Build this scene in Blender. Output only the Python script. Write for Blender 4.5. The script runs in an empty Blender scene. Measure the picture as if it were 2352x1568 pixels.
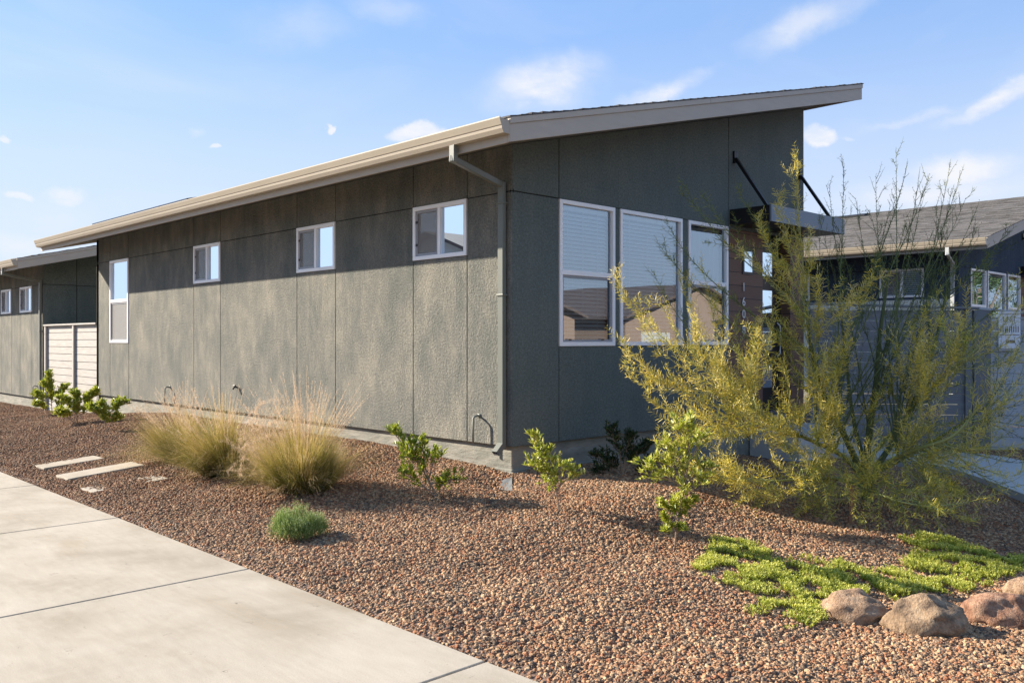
import bpy, math, random
import numpy as np
from mathutils import Vector, Matrix, noise as mnoise

S = bpy.context.scene
COL = S.collection
RNG = random.Random(7)
# ---------------------------------------------------------------- frame
# World: origin = corner of the green house, +X along its front wall, +Y along its long wall, +Z up.
CAMP = Vector((-6.266, -6.461, 1.6))
FW = Vector((.6962, .7179, 0)); RT = Vector((.7179, -.6962, 0))
FPX = 2012.0

def smooth(a, b, x):
    t = min(1, max(0, (x - a) / (b - a))); return t * t * (3 - 2 * t)

def table(pts, x):
    if x <= pts[0][0]: return pts[0][1]
    for (a, va), (b, vb) in zip(pts, pts[1:]):
        if x <= b:
            return va + (vb - va) * (x - a) / (b - a)
    return pts[-1][1]

ZW = [(-60, -.3), (0, .22), (1.2, .27), (2.5, .33), (8.5, .33), (12, .12), (15, .0), (24, -.05), (60, -.1)]
ZF = [(-60, -.3), (-6, -.26), (-4.2, -.2), (-3.4, -.11), (-2.6, -.02), (-1.87, .06), (-1.34, .15), (-.86, .2), (0, .22)]

def terrain(x, y):
    w = table(ZW, y) if y > 0 else table(ZF, y)
    if x < 0:
        if x < -3.3: return -.035
        f = (x + 3.3) / 3.3
        z = -.012 + (w + .012) * (f ** 1.15)
        edge = smooth(0, .12, f)
    else:
        z = w - .22 * smooth(.6, 4.5, x) * (1 if y > -1.2 else max(0, 1 + (y + 1.2) / 1.5)); edge = 1
    if x > 7:
        z = z + .0
    # low hummocks raked into the gravel
    n = mnoise.noise(Vector((x * .9, y * .9, 3.1))) * .05 + mnoise.noise(Vector((x * 2.3, y * 2.3, 7.7))) * .022
    z += n * edge * (.35 + .65 * smooth(-.0, .35, abs(x)))
    z += .10 * math.exp(-(((x + .1) / .75) ** 2 + ((y + 1.75) / .55) ** 2))
    z += .16 * math.exp(-(((x - 7.6) / .9) ** 2 + ((y + 3.2) / .7) ** 2))
    # splash pit below the downspout
    z -= .10 * math.exp(-(((x + .32) / .16) ** 2 + ((y + .12) / .30) ** 2))
    return z

def direction(px, py):
    return FW + RT * ((px - 1176) / FPX) + Vector((0, 0, (780 - py) / FPX))

def P(px, py, k):
    return CAMP + direction(px, py) * k

def G(px, py):
    d = direction(px, py); k = 2.0
    while k < 60:
        q = CAMP + d * k
        if q.z < terrain(q.x, q.y): break
        k += .04
    k -= .02
    return CAMP + d * k, k

# ---------------------------------------------------------------- mesh helper
class MB:
    def __init__(s): s.v = []; s.f = []; s.a = []
    def add(s, vs, fs):
        o = len(s.v); s.v.extend([tuple(q) for q in vs]); s.f.extend([tuple(i + o for i in f) for f in fs])
    def box(s, x0, x1, y0, y1, z0, z1, T=None):
        vs = [(x, y, z) for x in (x0, x1) for y in (y0, y1) for z in (z0, z1)]
        if T: vs = [T(*q) for q in vs]
        s.add(vs, [(0, 1, 3, 2), (4, 6, 7, 5), (0, 4, 5, 1), (2, 3, 7, 6), (0, 2, 6, 4), (1, 5, 7, 3)])
    def prism(s, poly, fn):
        """poly: 2-D outline, fn(u,v,w) with w in (0,1)"""
        n = len(poly)
        vs = [fn(u, v, 0) for u, v in poly] + [fn(u, v, 1) for u, v in poly]
        s.add(vs, [tuple(range(n)), tuple(range(2 * n - 1, n - 1, -1))] + [(i, i + n, (i + 1) % n + n, (i + 1) % n) for i in range(n)])
    def tube(s, pts, rad, n=6, cap=True, rect=None):
        pts = [Vector(p) for p in pts]; m = len(pts)
        if not hasattr(rad, '__len__'): rad = [rad] * m
        rings = []
        up = Vector((0, 0, 1))
        for i, p in enumerate(pts):
            if i == 0: d = pts[1] - p
            elif i == m - 1: d = p - pts[-2]
            else:
                d = (pts[i + 1] - p).normalized() + (p - pts[i - 1]).normalized()
            d.normalize()
            a = d.cross(up)
            if a.length < .05: a = d.cross(Vector((0, 1, 0)))
            a.normalize(); b = a.cross(d).normalized()
            if rect:
                ring = [p + a * (cx * rect[0]) + b * (cy * rect[1]) for cx, cy in ((-1, -1), (1, -1), (1, 1), (-1, 1))]
            else:
                ring = [p + a * (math.cos(2 * math.pi * j / n) * rad[i]) + b * (math.sin(2 * math.pi * j / n) * rad[i]) for j in range(n)]
            rings.append(ring)
        n = len(rings[0]); o = []
        for r in rings: o += r
        fs = [(i * n + j, i * n + (j + 1) % n, (i + 1) * n + (j + 1) % n, (i + 1) * n + j) for i in range(m - 1) for j in range(n)]
        if cap: fs += [tuple(range(n - 1, -1, -1)), tuple((m - 1) * n + j for j in range(n))]
        s.add(o, fs)
    def build(s, name, mat, parent=None, shade=False, attr=None, bevel=0):
        me = bpy.data.meshes.new(name)
        me.from_pydata(s.v, [], s.f)
        me.materials.append(mat)
        if shade: me.polygons.foreach_set('use_smooth', [True] * len(me.polygons))
        if attr is not None:
            at = me.attributes.new('tint', 'FLOAT', 'POINT'); at.data.foreach_set('value', attr)
        me.update()
        o = bpy.data.objects.new(name, me); COL.objects.link(o)
        if parent: o.parent = parent
        if bevel:
            b = o.modifiers.new('bevel', 'BEVEL'); b.width = bevel; b.segments = 2; b.limit_method = 'ANGLE'
        return o

def empty(name, loc, label=None, cat=None, group=None, kind=None):
    o = bpy.data.objects.new(name, None); COL.objects.link(o); o.location = loc
    o.empty_display_size = .2
    return tag(o, label, cat, group, kind)

def tag(o, label=None, cat=None, group=None, kind=None):
    if label: o['label'] = label
    if cat: o['category'] = cat
    if group: o['group'] = group
    if kind: o['kind'] = kind
    return o

# ---------------------------------------------------------------- materials
def newmat(name):
    m = bpy.data.materials.new(name); m.use_nodes = True
    nt = m.node_tree; b = nt.nodes['Principled BSDF']
    return m, nt, b
def N(nt, t, **k):
    n = nt.nodes.new(t)
    for a, v in k.items(): setattr(n, a, v)
    return n
def L(nt, a, b): nt.links.new(a, b)
def ramp(nt, fac, stops, interp='LINEAR'):
    r = N(nt, 'ShaderNodeValToRGB'); r.color_ramp.interpolation = interp
    e = r.color_ramp.elements
    while len(e) < len(stops): e.new(.5)
    for i, (p, c) in enumerate(stops):
        e[i].position = p; e[i].color = (c[0], c[1], c[2], 1)
    L(nt, fac, r.inputs[0]); return r.outputs[0]
def coords(nt, scale=(1, 1, 1)):
    g = N(nt, 'ShaderNodeNewGeometry')
    m = N(nt, 'ShaderNodeMapping'); m.inputs['Scale'].default_value = scale
    L(nt, g.outputs['Position'], m.inputs[0]); return m.outputs[0]
def noise(nt, vec, scale, detail=4, rough=.55, dist=0):
    n = N(nt, 'ShaderNodeTexNoise'); n.inputs['Scale'].default_value = scale
    n.inputs['Detail'].default_value = detail; n.inputs['Roughness'].default_value = rough
    n.inputs['Distortion'].default_value = dist
    L(nt, vec, n.inputs['Vector']); return n.outputs['Fac']
def mixc(nt, fac, a, b, mode='MIX'):
    m = N(nt, 'ShaderNodeMix', data_type='RGBA', blend_type=mode)
    for sock, v in ((m.inputs[0], fac), (m.inputs[6], a), (m.inputs[7], b)):
        if hasattr(v, 'is_output'): L(nt, v, sock)
        elif isinstance(v, tuple): sock.default_value = (v[0], v[1], v[2], 1)
        else: sock.default_value = v
    return m.outputs[2]
def math_(nt, op, a, b=None, c=None, clamp=False):
    m = N(nt, 'ShaderNodeMath', operation=op); m.use_clamp = clamp
    for i, v in enumerate((a, b, c)):
        if v is None: continue
        if hasattr(v, 'is_output'): L(nt, v, m.inputs[i])
        else: m.inputs[i].default_value = v
    return m.outputs[0]
def bump(nt, b, h, strength, dist, prev=None):
    n = N(nt, 'ShaderNodeBump'); n.inputs['Strength'].default_value = strength; n.inputs['Distance'].default_value = dist
    L(nt, h, n.inputs['Height'])
    if prev: L(nt, prev, n.inputs['Normal'])
    if b: L(nt, n.outputs[0], b.inputs['Normal'])
    return n.outputs[0]

def stucco(name, dark, mid, light, grain=.03):
    m, nt, b = newmat(name)
    v = coords(nt)
    st = noise(nt, coords(nt, (2.4, 2.4, .8)), 1.9, 7, .68, .25)
    bl = noise(nt, v, 1.3, 6, .65)
    sp = noise(nt, v, 42, 3, .7)
    f = math_(nt, 'ADD', math_(nt, 'MULTIPLY', st, .5), math_(nt, 'MULTIPLY', bl, .5))
    c = ramp(nt, f, [(.40, dark), (.5, mid), (.62, light)])
    c = mixc(nt, .45, c, ramp(nt, sp, [(.34, (.25, .25, .25)), (.66, (.80, .80, .80))]), 'OVERLAY')
    L(nt, c, b.inputs['Base Color']); b.inputs['Roughness'].default_value = .9
    b.inputs['Specular IOR Level'].default_value = .2
    n1 = bump(nt, None, noise(nt, v, 40, 4, .75), 1.0, grain)
    bump(nt, b, noise(nt, v, 6, 3, .5), .25, .03, n1)
    return m

def paint(name, col, rough=.5, var=.12, grain=None, bumpd=.001, bscale=60):
    m, nt, b = newmat(name)
    v = coords(nt, grain or (1, 1, 1))
    n = noise(nt, v, 3.0, 6, .6)
    c = ramp(nt, n, [(.25, tuple(x * (1 - var) for x in col)), (.75, tuple(min(1, x * (1 + var)) for x in col))])
    L(nt, c, b.inputs['Base Color']); b.inputs['Roughness'].default_value = rough
    b.inputs['Specular IOR Level'].default_value = .35
    bump(nt, b, noise(nt, v, bscale, 3, .6), .4, bumpd)
    return m

M = {}
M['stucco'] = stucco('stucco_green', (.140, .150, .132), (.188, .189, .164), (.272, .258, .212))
M['stucco_shaded'] = stucco('stucco_shaded', (.106, .130, .121), (.118, .140, .129), (.132, .152, .138), .008)  # same green stucco, darker and bluer: the front wall's shade put into its colour
M['stucco_blue'] = stucco('stucco_blue', (.045, .068, .10), (.052, .078, .115), (.065, .092, .13))
M['joint'] = paint('joint', (.025, .028, .026), .9)
M['trim'] = paint('trim', (.43, .385, .32), .6, .06, (1, 1, 5), .0015, 25)
M['gutter'] = paint('gutter', (.40, .35, .27), .35, .05)
M['spout'] = paint('spout', (.15, .162, .14), .4, .05)
M['spout_grey'] = paint('spout_grey', (.45, .47, .47), .4, .05)
M['vinyl'] = paint('vinyl', (.88, .88, .88), .3, .02)
M['screenframe'] = paint('screenframe', (.30, .31, .33), .4, .03)
M['black'] = paint('black_metal', (.015, .015, .016), .4, .1)
M['soffit'] = paint('soffit', (.16, .165, .15), .8, .06)
M['dark_in'] = paint('room', (.10, .10, .10), .9)
M['blind'] = paint('blind', (.78, .78, .77), .5, .03)
M['curtain'] = paint('curtain', (.42, .45, .45), .9, .08)
M['fence'] = paint('fence_wood', (.39, .372, .345), .8, .2, (1, 1, 12), .003, 14)
M['fence_grey'] = paint('fence_grey', (.17, .178, .19), .75, .12, (1, 1, 8), .003, 14)
M['fence_pale'] = paint('fence_pale', (.42, .44, .47), .75, .08, (1, 1, 8), .003, 14)
M['pipe'] = paint('pipe', (.22, .235, .205), .5, .06)
M['steel'] = paint('number', (.6, .6, .6), .3, .05)
M['stake'] = paint('stake', (.22, .13, .08), .9, .2)
M['sign'] = paint('sign', (.75, .75, .78), .35, .02)
M['ink'] = paint('ink', (.05, .05, .05), .5, .02)
M['signbrown'] = paint('signbrown', (.22, .16, .12), .5, .04)
M['canopyface'] = paint('canopyface', (.16, .20, .24), .45, .05)

def wood_clad():
    m, nt, b = newmat('wood_cladding')
    v = coords(nt, (1, 1, 1))
    sx = N(nt, 'ShaderNodeSeparateXYZ'); L(nt, v, sx.inputs[0])
    fz = math_(nt, 'FRACT', math_(nt, 'DIVIDE', sx.outputs[2], .18))
    idx = math_(nt, 'FLOOR', math_(nt, 'DIVIDE', sx.outputs[2], .18))
    gr = noise(nt, coords(nt, (2, 2, 30)), 3, 6, .6)
    c = ramp(nt, gr, [(.25, (.10, .052, .034)), (.75, (.18, .095, .06))])
    wn = N(nt, 'ShaderNodeTexWhiteNoise', noise_dimensions='1D'); L(nt, idx, wn.inputs['W'])
    c = mixc(nt, .35, c, ramp(nt, wn.outputs[0], [(0, (.09, .05, .035)), (1, (.2, .11, .075))]))
    g = math_(nt, 'LESS_THAN', fz, .05)
    c = mixc(nt, g, c, (.012, .01, .009))
    L(nt, c, b.inputs['Base Color']); b.inputs['Roughness'].default_value = .65
    bump(nt, b, math_(nt, 'SUBTRACT', 1, g), .6, .01)
    return m
M['wood'] = wood_clad()

def shingle():
    m, nt, b = newmat('shingle')
    v = coords(nt)
    s = N(nt, 'ShaderNodeSeparateXYZ'); L(nt, v, s.inputs[0])
    cb = N(nt, 'ShaderNodeCombineXYZ'); L(nt, s.outputs[1], cb.inputs[0]); L(nt, s.outputs[0], cb.inputs[1])
    br = N(nt, 'ShaderNodeTexBrick'); L(nt, cb.outputs[0], br.inputs[0])
    br.inputs['Scale'].default_value = 1; br.inputs['Brick Width'].default_value = .22; br.inputs['Row Height'].default_value = .14
    br.inputs['Mortar Size'].default_value = .004; br.inputs['Color1'].default_value = (.06, .058, .056, 1)
    br.inputs['Color2'].default_value = (.13, .125, .122, 1); br.inputs['Mortar'].default_value = (.05, .048, .046, 1)
    c = mixc(nt, .45, br.outputs[0], ramp(nt, noise(nt, v, 60, 4, .7), [(.3, (.2, .2, .2)), (.7, (.8, .8, .8))]), 'OVERLAY')
    c = mixc(nt, .35, c, ramp(nt, noise(nt, v, 1.3, 4), [(.3, (.3, .3, .3)), (.7, (.7, .7, .7))]), 'OVERLAY')
    L(nt, c, b.inputs['Base Color']); b.inputs['Roughness'].default_value = .95
    bump(nt, b, noise(nt, v, 90, 3), .6, .006)
    return m
M['shingle'] = shingle()

def foundation_m():
    m, nt, b = newmat('foundation_concrete')
    v = coords(nt)
    c = ramp(nt, noise(nt, coords(nt, (1, 1, 3)), 2.2, 7, .65), [(.3, (.15, .155, .13)), (.5, (.215, .21, .175)), (.7, (.30, .285, .235))])
    vo = N(nt, 'ShaderNodeTexVoronoi'); vo.inputs['Scale'].default_value = 26; L(nt, v, vo.inputs['Vector'])
    pit = ramp(nt, vo.outputs['Distance'], [(.05, (0, 0, 0)), (.14, (1, 1, 1))])
    pm = math_(nt, 'GREATER_THAN', noise(nt, v, 4, 3), .58)
    pf = math_(nt, 'MULTIPLY', math_(nt, 'SUBTRACT', 1, pit), pm)
    c = mixc(nt, pf, c, (.05, .05, .045))
    L(nt, c, b.inputs['Base Color']); b.inputs['Roughness'].default_value = .9
    n1 = bump(nt, None, noise(nt, v, 45, 5, .7), .5, .008)
    bump(nt, b, noise(nt, coords(nt, (1, 1, 4)), 4, 4), .6, .03, n1)
    return m
M['foundation'] = foundation_m()

def concrete():
    m, nt, b = newmat('sidewalk_concrete')
    v = coords(nt)
    c = ramp(nt, noise(nt, v, .9, 7, .6, .4), [(.3, (.225, .193, .143)), (.48, (.315, .278, .218)), (.66, (.375, .337, .275))])
    c = mixc(nt, .3, c, ramp(nt, noise(nt, coords(nt, (7, 1.2, 1)), 3, 5, .65), [(.3, (.38, .37, .36)), (.7, (.62, .62, .61))]), 'OVERLAY')
    c = mixc(nt, .38, c, ramp(nt, noise(nt, v, 160, 3, .7), [(.3, (.25, .25, .25)), (.7, (.75, .75, .75))]), 'OVERLAY')
    vo = N(nt, 'ShaderNodeTexVoronoi'); vo.inputs['Scale'].default_value = 14; L(nt, v, vo.inputs['Vector'])
    pit = math_(nt, 'LESS_THAN', vo.outputs['Distance'], .045)
    pm = math_(nt, 'GREATER_THAN', noise(nt, v, 2.0, 3), .54)
    c = mixc(nt, math_(nt, 'MULTIPLY', pit, pm), c, (.16, .13, .10))
    cn = noise(nt, coords(nt, (1, 2.2, 1)), 3.4, 3, .6, .4)
    ln_ = math_(nt, 'LESS_THAN', math_(nt, 'ABSOLUTE', math_(nt, 'SUBTRACT', cn, .52)), .0028)
    lm_ = math_(nt, 'GREATER_THAN', noise(nt, v, 5.2, 3), .60)
    c = mixc(nt, math_(nt, 'MULTIPLY', math_(nt, 'MULTIPLY', ln_, lm_), .75), c, (.10, .08, .06))
    stn = ramp(nt, noise(nt, coords(nt, (1, .45, 1)), 1.5, 5, .6, .6), [(.52, (1, 1, 1)), (.70, (.82, .79, .72))])
    c = mixc(nt, 1.0, c, stn, 'MULTIPLY')
    L(nt, c, b.inputs['Base Color']); b.inputs['Roughness'].default_value = .85
    n1 = bump(nt, None, noise(nt, coords(nt, (9, 1.5, 1)), 18, 4, .6), .25, .003)
    bump(nt, b, noise(nt, v, 120, 3, .7), .3, .0025, n1)
    return m
M['concrete'] = concrete()
M['path'] = paint('path_concrete', (.42, .42, .40), .85, .1, None, .002, 90)

def dirt():
    m, nt, b = newmat('gravel_bed')
    v = coords(nt)
    vo = N(nt, 'ShaderNodeTexVoronoi'); vo.inputs['Scale'].default_value = 34; L(nt, v, vo.inputs['Vector'])
    c = mixc(nt, .6, ramp(nt, noise(nt, v, 8, 5), [(.3, (.09, .055, .04)), (.7, (.19, .12, .085))]), ramp(nt, vo.outputs['Distance'], [(0, (.7, .7, .7)), (.6, (.2, .2, .2))]), 'SOFT_LIGHT')
    L(nt, c, b.inputs['Base Color']); b.inputs['Roughness'].default_value = 1
    bump(nt, b, vo.outputs['Distance'], 1, .02)
    return m
M['dirt'] = dirt()
def stone_m():
    m, nt, b = newmat('gravel_stone')
    oi = N(nt, 'ShaderNodeObjectInfo')
    c = ramp(nt, oi.outputs['Random'], [
        (0, (.075, .062, .055)), (.10, (.24, .125, .078)), (.22, (.40, .25, .155)), (.34, (.27, .10, .05)), (.44, (.46, .31, .205)),
        (.56, (.11, .085, .075)), (.64, (.34, .19, .11)), (.76, (.52, .38, .265)), (.86, (.17, .145, .13)), (.94, (.38, .16, .08))], 'CONSTANT')
    g = noise(nt, coords(nt), 1.1, 3)
    c = mixc(nt, .25, c, ramp(nt, g, [(.35, (.22, .12, .075)), (.65, (.42, .30, .205))]))
    sp_ = N(nt, 'ShaderNodeSeparateXYZ'); L(nt, coords(nt), sp_.inputs[0])
    far = N(nt, 'ShaderNodeMapRange', interpolation_type='SMOOTHSTEP'); L(nt, math_(nt, 'ADD', sp_.outputs[1], math_(nt, 'MULTIPLY', g, 2.0)), far.inputs[0])
    far.inputs[1].default_value = -.5; far.inputs[2].default_value = 5.0; far.inputs[3].default_value = 0; far.inputs[4].default_value = .75
    c = mixc(nt, far.outputs[0], c, mixc(nt, 1.0, c, (.62, .52, .45), 'MULTIPLY'))   # darker, redder rock was laid along the far end
    c = mixc(nt, .35, c, ramp(nt, noise(nt, coords(nt), 110, 3, .7), [(.3, (.2, .2, .2)), (.7, (.8, .8, .8))]), 'OVERLAY')
    hs = N(nt, 'ShaderNodeHueSaturation'); hs.inputs['Saturation'].default_value = .95; L(nt, c, hs.inputs['Color'])
    c = mixc(nt, 1.0, hs.outputs[0], (.90, .84, .69), 'MULTIPLY')
    L(nt, c, b.inputs['Base Color']); b.inputs['Roughness'].default_value = .85
    b.inputs['Specular IOR Level'].default_value = .3
    return m
M['stone'] = stone_m()
def boulder_m(name, a, bb, cc):
    m, nt, b = newmat(name)
    v = coords(nt)
    c = ramp(nt, noise(nt, v, 9, 9, .72, .3), [(.36, a), (.5, bb), (.68, cc)])
    c = mixc(nt, .4, c, ramp(nt, noise(nt, v, 70, 4, .7), [(.3, (.2, .2, .2)), (.7, (.8, .8, .8))]), 'OVERLAY')
    lich = math_(nt, 'GREATER_THAN', noise(nt, v, 9, 6, .7), .66)
    c = mixc(nt, math_(nt, 'MULTIPLY', lich, .55), c, (.05, .04, .035))
    L(nt, c, b.inputs['Base Color']); b.inputs['Roughness'].default_value = .85
    n1 = bump(nt, None, noise(nt, v, 16, 8, .7), .9, .05)
    bump(nt, b, noise(nt, v, 90, 4, .7), .5, .005, n1)
    return m
M['boulder_a'] = boulder_m('boulder_tan', (.20, .12, .07), (.33, .215, .13), (.46, .35, .24))
M['boulder_b'] = boulder_m('boulder_grey', (.13, .085, .05), (.27, .18, .105), (.44, .32, .20))
M['boulder_c'] = boulder_m('boulder_red', (.15, .07, .04), (.30, .155, .09), (.44, .29, .19))

def leafy(name, stops, rough=.45, trans=.35, spec=.4, noise_mix=.0):
    m, nt, b = newmat(name)
    at = N(nt, 'ShaderNodeAttribute', attribute_name='tint')
    c = ramp(nt, at.outputs['Fac'], stops)
    L(nt, c, b.inputs['Base Color']); b.inputs['Roughness'].default_value = rough
    b.inputs['Specular IOR Level'].default_value = spec
    tr = N(nt, 'ShaderNodeBsdfTranslucent'); L(nt, c, tr.inputs[0])
    mx = N(nt, 'ShaderNodeMixShader'); mx.inputs[0].default_value = trans
    L(nt, b.outputs[0], mx.inputs[1]); L(nt, tr.outputs[0], mx.inputs[2])
    L(nt, mx.outputs[0], nt.nodes['Material Output'].inputs[0])
    return m
M['leaf'] = leafy('laurel_leaf', [(0, (.07, .13, .015)), (.4, (.22, .29, .03)), (.8, (.45, .48, .05)), (1, (.66, .64, .20))], .35, .4, .5)
M['leafdark'] = leafy('rose_leaf', [(0, (.012, .03, .012)), (.7, (.03, .06, .02)), (1, (.10, .16, .04))], .5, .25)
M['lav'] = leafy('lavender_leaf', [(0, (.06, .11, .03)), (.4, (.16, .24, .05)), (.75, (.36, .44, .15)), (1, (.55, .60, .38))], .6, .25, .3)
M['cover'] = leafy('cover_leaf', [(0, (.10, .15, .012)), (.45, (.33, .38, .03)), (1, (.72, .70, .18))], .45, .35, .4)
M['grass'] = leafy('grass_blade', [(0, (.07, .085, .02)), (.3, (.23, .235, .045)), (.55, (.46, .37, .10)), (.8, (.62, .47, .22)), (1, (.78, .62, .40))], .5, .4, .3)
M['plume'] = leafy('grass_plume', [(0, (.55, .40, .26)), (1, (.80, .66, .50))], .8, .4, .1)
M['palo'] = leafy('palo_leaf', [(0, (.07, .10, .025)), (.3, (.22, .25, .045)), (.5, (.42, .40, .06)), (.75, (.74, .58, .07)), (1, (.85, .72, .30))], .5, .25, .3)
M['palobark'] = leafy('palo_bark', [(0, (.045, .06, .022)), (.5, (.22, .25, .08)), (1, (.58, .54, .26))], .6, 0, .3)
M['stem'] = paint('stem', (.25, .19, .14), .8, .2)
M['treeleaf'] = leafy('tree_leaf', [(0, (.04, .09, .02)), (1, (.18, .26, .06))], .5, .3)

def glass():
    m, nt, b = newmat('window_glass')
    nt.nodes.remove(b)
    gl = N(nt, 'ShaderNodeBsdfGlossy'); gl.inputs['Roughness'].default_value = 0; gl.inputs['Color'].default_value = (.74, .87, 1, 1)
    tr = N(nt, 'ShaderNodeBsdfTransparent'); tr.inputs[0].default_value = (.80, .86, .86, 1)
    fr = N(nt, 'ShaderNodeFresnel'); fr.inputs[0].default_value = 1.6
    f = math_(nt, 'ADD', math_(nt, 'MULTIPLY', fr.outputs[0], 1.0), .27, clamp=True)
    mx = N(nt, 'ShaderNodeMixShader'); L(nt, f, mx.inputs[0]); L(nt, tr.outputs[0], mx.inputs[1]); L(nt, gl.outputs[0], mx.inputs[2])
    # old panes are never perfectly flat
    bp = bump(nt, None, noise(nt, coords(nt), 1.1, 1), .16, .012)
    L(nt, bp, gl.inputs['Normal'])
    L(nt, mx.outputs[0], nt.nodes['Material Output'].inputs[0]); return m
M['glass'] = glass()
def screen():
    m, nt, b = newmat('insect_screen')
    b.inputs['Base Color'].default_value = (.30, .29, .27, 1); b.inputs['Roughness'].default_value = .9
    tr = N(nt, 'ShaderNodeBsdfTransparent')
    mx = N(nt, 'ShaderNodeMixShader'); mx.inputs[0].default_value = .5
    L(nt, tr.outputs[0], mx.inputs[1]); L(nt, b.outputs[0], mx.inputs[2]); L(nt, mx.outputs[0], nt.nodes['Material Output'].inputs[0]); return m
M['screen'] = screen()
M['panel'] = paint('solar_cell', (.02, .025, .04), .2, .1)
M['asphalt'] = paint('asphalt', (.05, .05, .05), .9, .15, None, .004, 80)
M['tan'] = paint('tan_stucco', (.30, .205, .15), .9, .08)
M['tile'] = paint('roof_tile', (.12, .085, .07), .8, .3, (1, 1, 6))
M['garage'] = paint('garage_door', (.5, .47, .42), .6, .04)

# ---------------------------------------------------------------- house
PITCH = .2435
def zr(x): return 3.60 + PITCH * (x + .8)

def window(parent, T, a0, a1, z0, z1, style):
    """T maps (along, outward, up) to house space. style: slider / hung / fixed"""
    fr = MB(); w = .045
    out, inn = .014, -.055
    fr.box(a0, a1, inn, out, z1 - w, z1, T); fr.box(a0, a1, inn, out, z0, z0 + w, T)
    fr.box(a0, a0 + w, inn, out, z0 + w, z1 - w, T); fr.box(a1 - w, a1, inn, out, z0 + w, z1 - w, T)
    am, zm = (a0 + a1) / 2, z0 + (z1 - z0) * .505
    if style.startswith('slider'): fr.box(am - .022, am + .022, inn, out - .004, z0 + w, z1 - w, T)
    if style.startswith('hung'): fr.box(a0 + w, a1 - w, inn, out - .004, zm - .028, zm + .028, T)
    o = fr.build('window', M['vinyl'], parent, bevel=.003)
    def pane(b0, b1, c0, c1, n=-.025):
        g = MB(); g.add([T(b0, n, c0), T(b1, n, c0), T(b1, n, c1), T(b0, n, c1)], [(0, 1, 2, 3)]); return g.build('pane', M['glass'], o)
    def sash(b0, b1, c0, c1, t, mat, n0=-.02, n1=-.002):
        g = MB(); g.box(b0, b1, n0, n1, c1 - t, c1, T); g.box(b0, b1, n0, n1, c0, c0 + t, T)
        g.box(b0, b0 + t, n0, n1, c0 + t, c1 - t, T); g.box(b1 - t, b1, n0, n1, c0 + t, c1 - t, T)
        return g.build('sash', mat, o)
    def blind(b0, b1, c0, c1, op=.8):
        g = MB(); z = c0 + .01
        while z < c1 - .05:
            c, s = math.cos(op) * .022, math.sin(op) * .022
            vs = [T(b0, -.10 - c, z + s), T(b1, -.10 - c, z + s), T(b1, -.10 + c, z - s), T(b0, -.10 + c, z - s)]
            vs += [(q[0], q[1], q[2] - .003) for q in vs]
            g.add(vs, [(0, 1, 2, 3), (7, 6, 5, 4), (0, 4, 5, 1), (2, 6, 7, 3), (1, 5, 6, 2), (3, 7, 4, 0)])
            z += .044
        g.box(b0, b1, -.125, -.075, c1 - .05, c1 - .003, T)
        for q in (.2, .5, .8):
            x = b0 + (b1 - b0) * q; g.box(x - .0015, x + .0015, -.078, -.075, c0, c1 - .05, T)
        return g.build('blind', M['blind'], o)
    def curtain(b0, b1, c0, c1):
        g = MB(); n = 40; vs = []
        for i in range(n + 1):
            a = b0 + (b1 - b0) * i / n; d = -.13 + .018 * math.sin(i * 1.15) + .008 * math.sin(i * 2.9)
            vs += [T(a, d, c0), T(a, d, c1)]
        g.add(vs, [(2 * i, 2 * i + 2, 2 * i + 3, 2 * i + 1) for i in range(n)])
        return g.build('curtain', M['curtain'], o, shade=True)
    def scr(b0, b1, c0, c1):
        g = MB(); g.box(b0, b1, -.012, -.010, c0, c1, T); return g.build('screen', M['screen'], o)
    i0, i1, j0, j1 = a0 + w, a1 - w, z0 + w, z1 - w
    if style.startswith('slider'):
        pane(i0, am - .022, j0, j1); pane(am + .022, i1, j0, j1)
        sash(am + .024, i1 - .002, j0 + .002, j1 - .002, .028, M['screenframe'])
        curtain(am, i1, j0, j1)
        if 'blind' in style: blind(i0, am, j0, j1, .65)
        scr(am + .05, i1 - .03, j0 + .03, j1 - .03)
        for zz in (.25, .75):
            h = MB(); z = j0 + (j1 - j0) * zz; h.box(i1 - .03, i1 - .002, -.004, .004, z - .014, z + .014, T)
            h.build('latch', M['black'], o)
    elif style.startswith('hung'):
        pane(i0, i1, zm + .028, j1); pane(i0, i1, j0, zm - .028)
        sash(i0 + .002, i1 - .002, j0 + .002, zm - .03, .025, M['screenframe'])
        if 'screen' in style: scr(i0 + .027, i1 - .027, j0 + .027, zm - .055)
        else:
            for q in (.15, .8):
                h = MB(); a = i0 + (i1 - i0) * q; h.box(a - .02, a + .02, -.003, .006, j0 + .02, j0 + .034, T)
                h.build('latch', M['black'], o)
        if 'blind' in style: blind(i0, i1, j0, j1)
        else: curtain(i0, i1, j0, j1)
    else:
        pane(i0, i1, j0, j1); blind(i0, i1, j0, j1)
    return o

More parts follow.
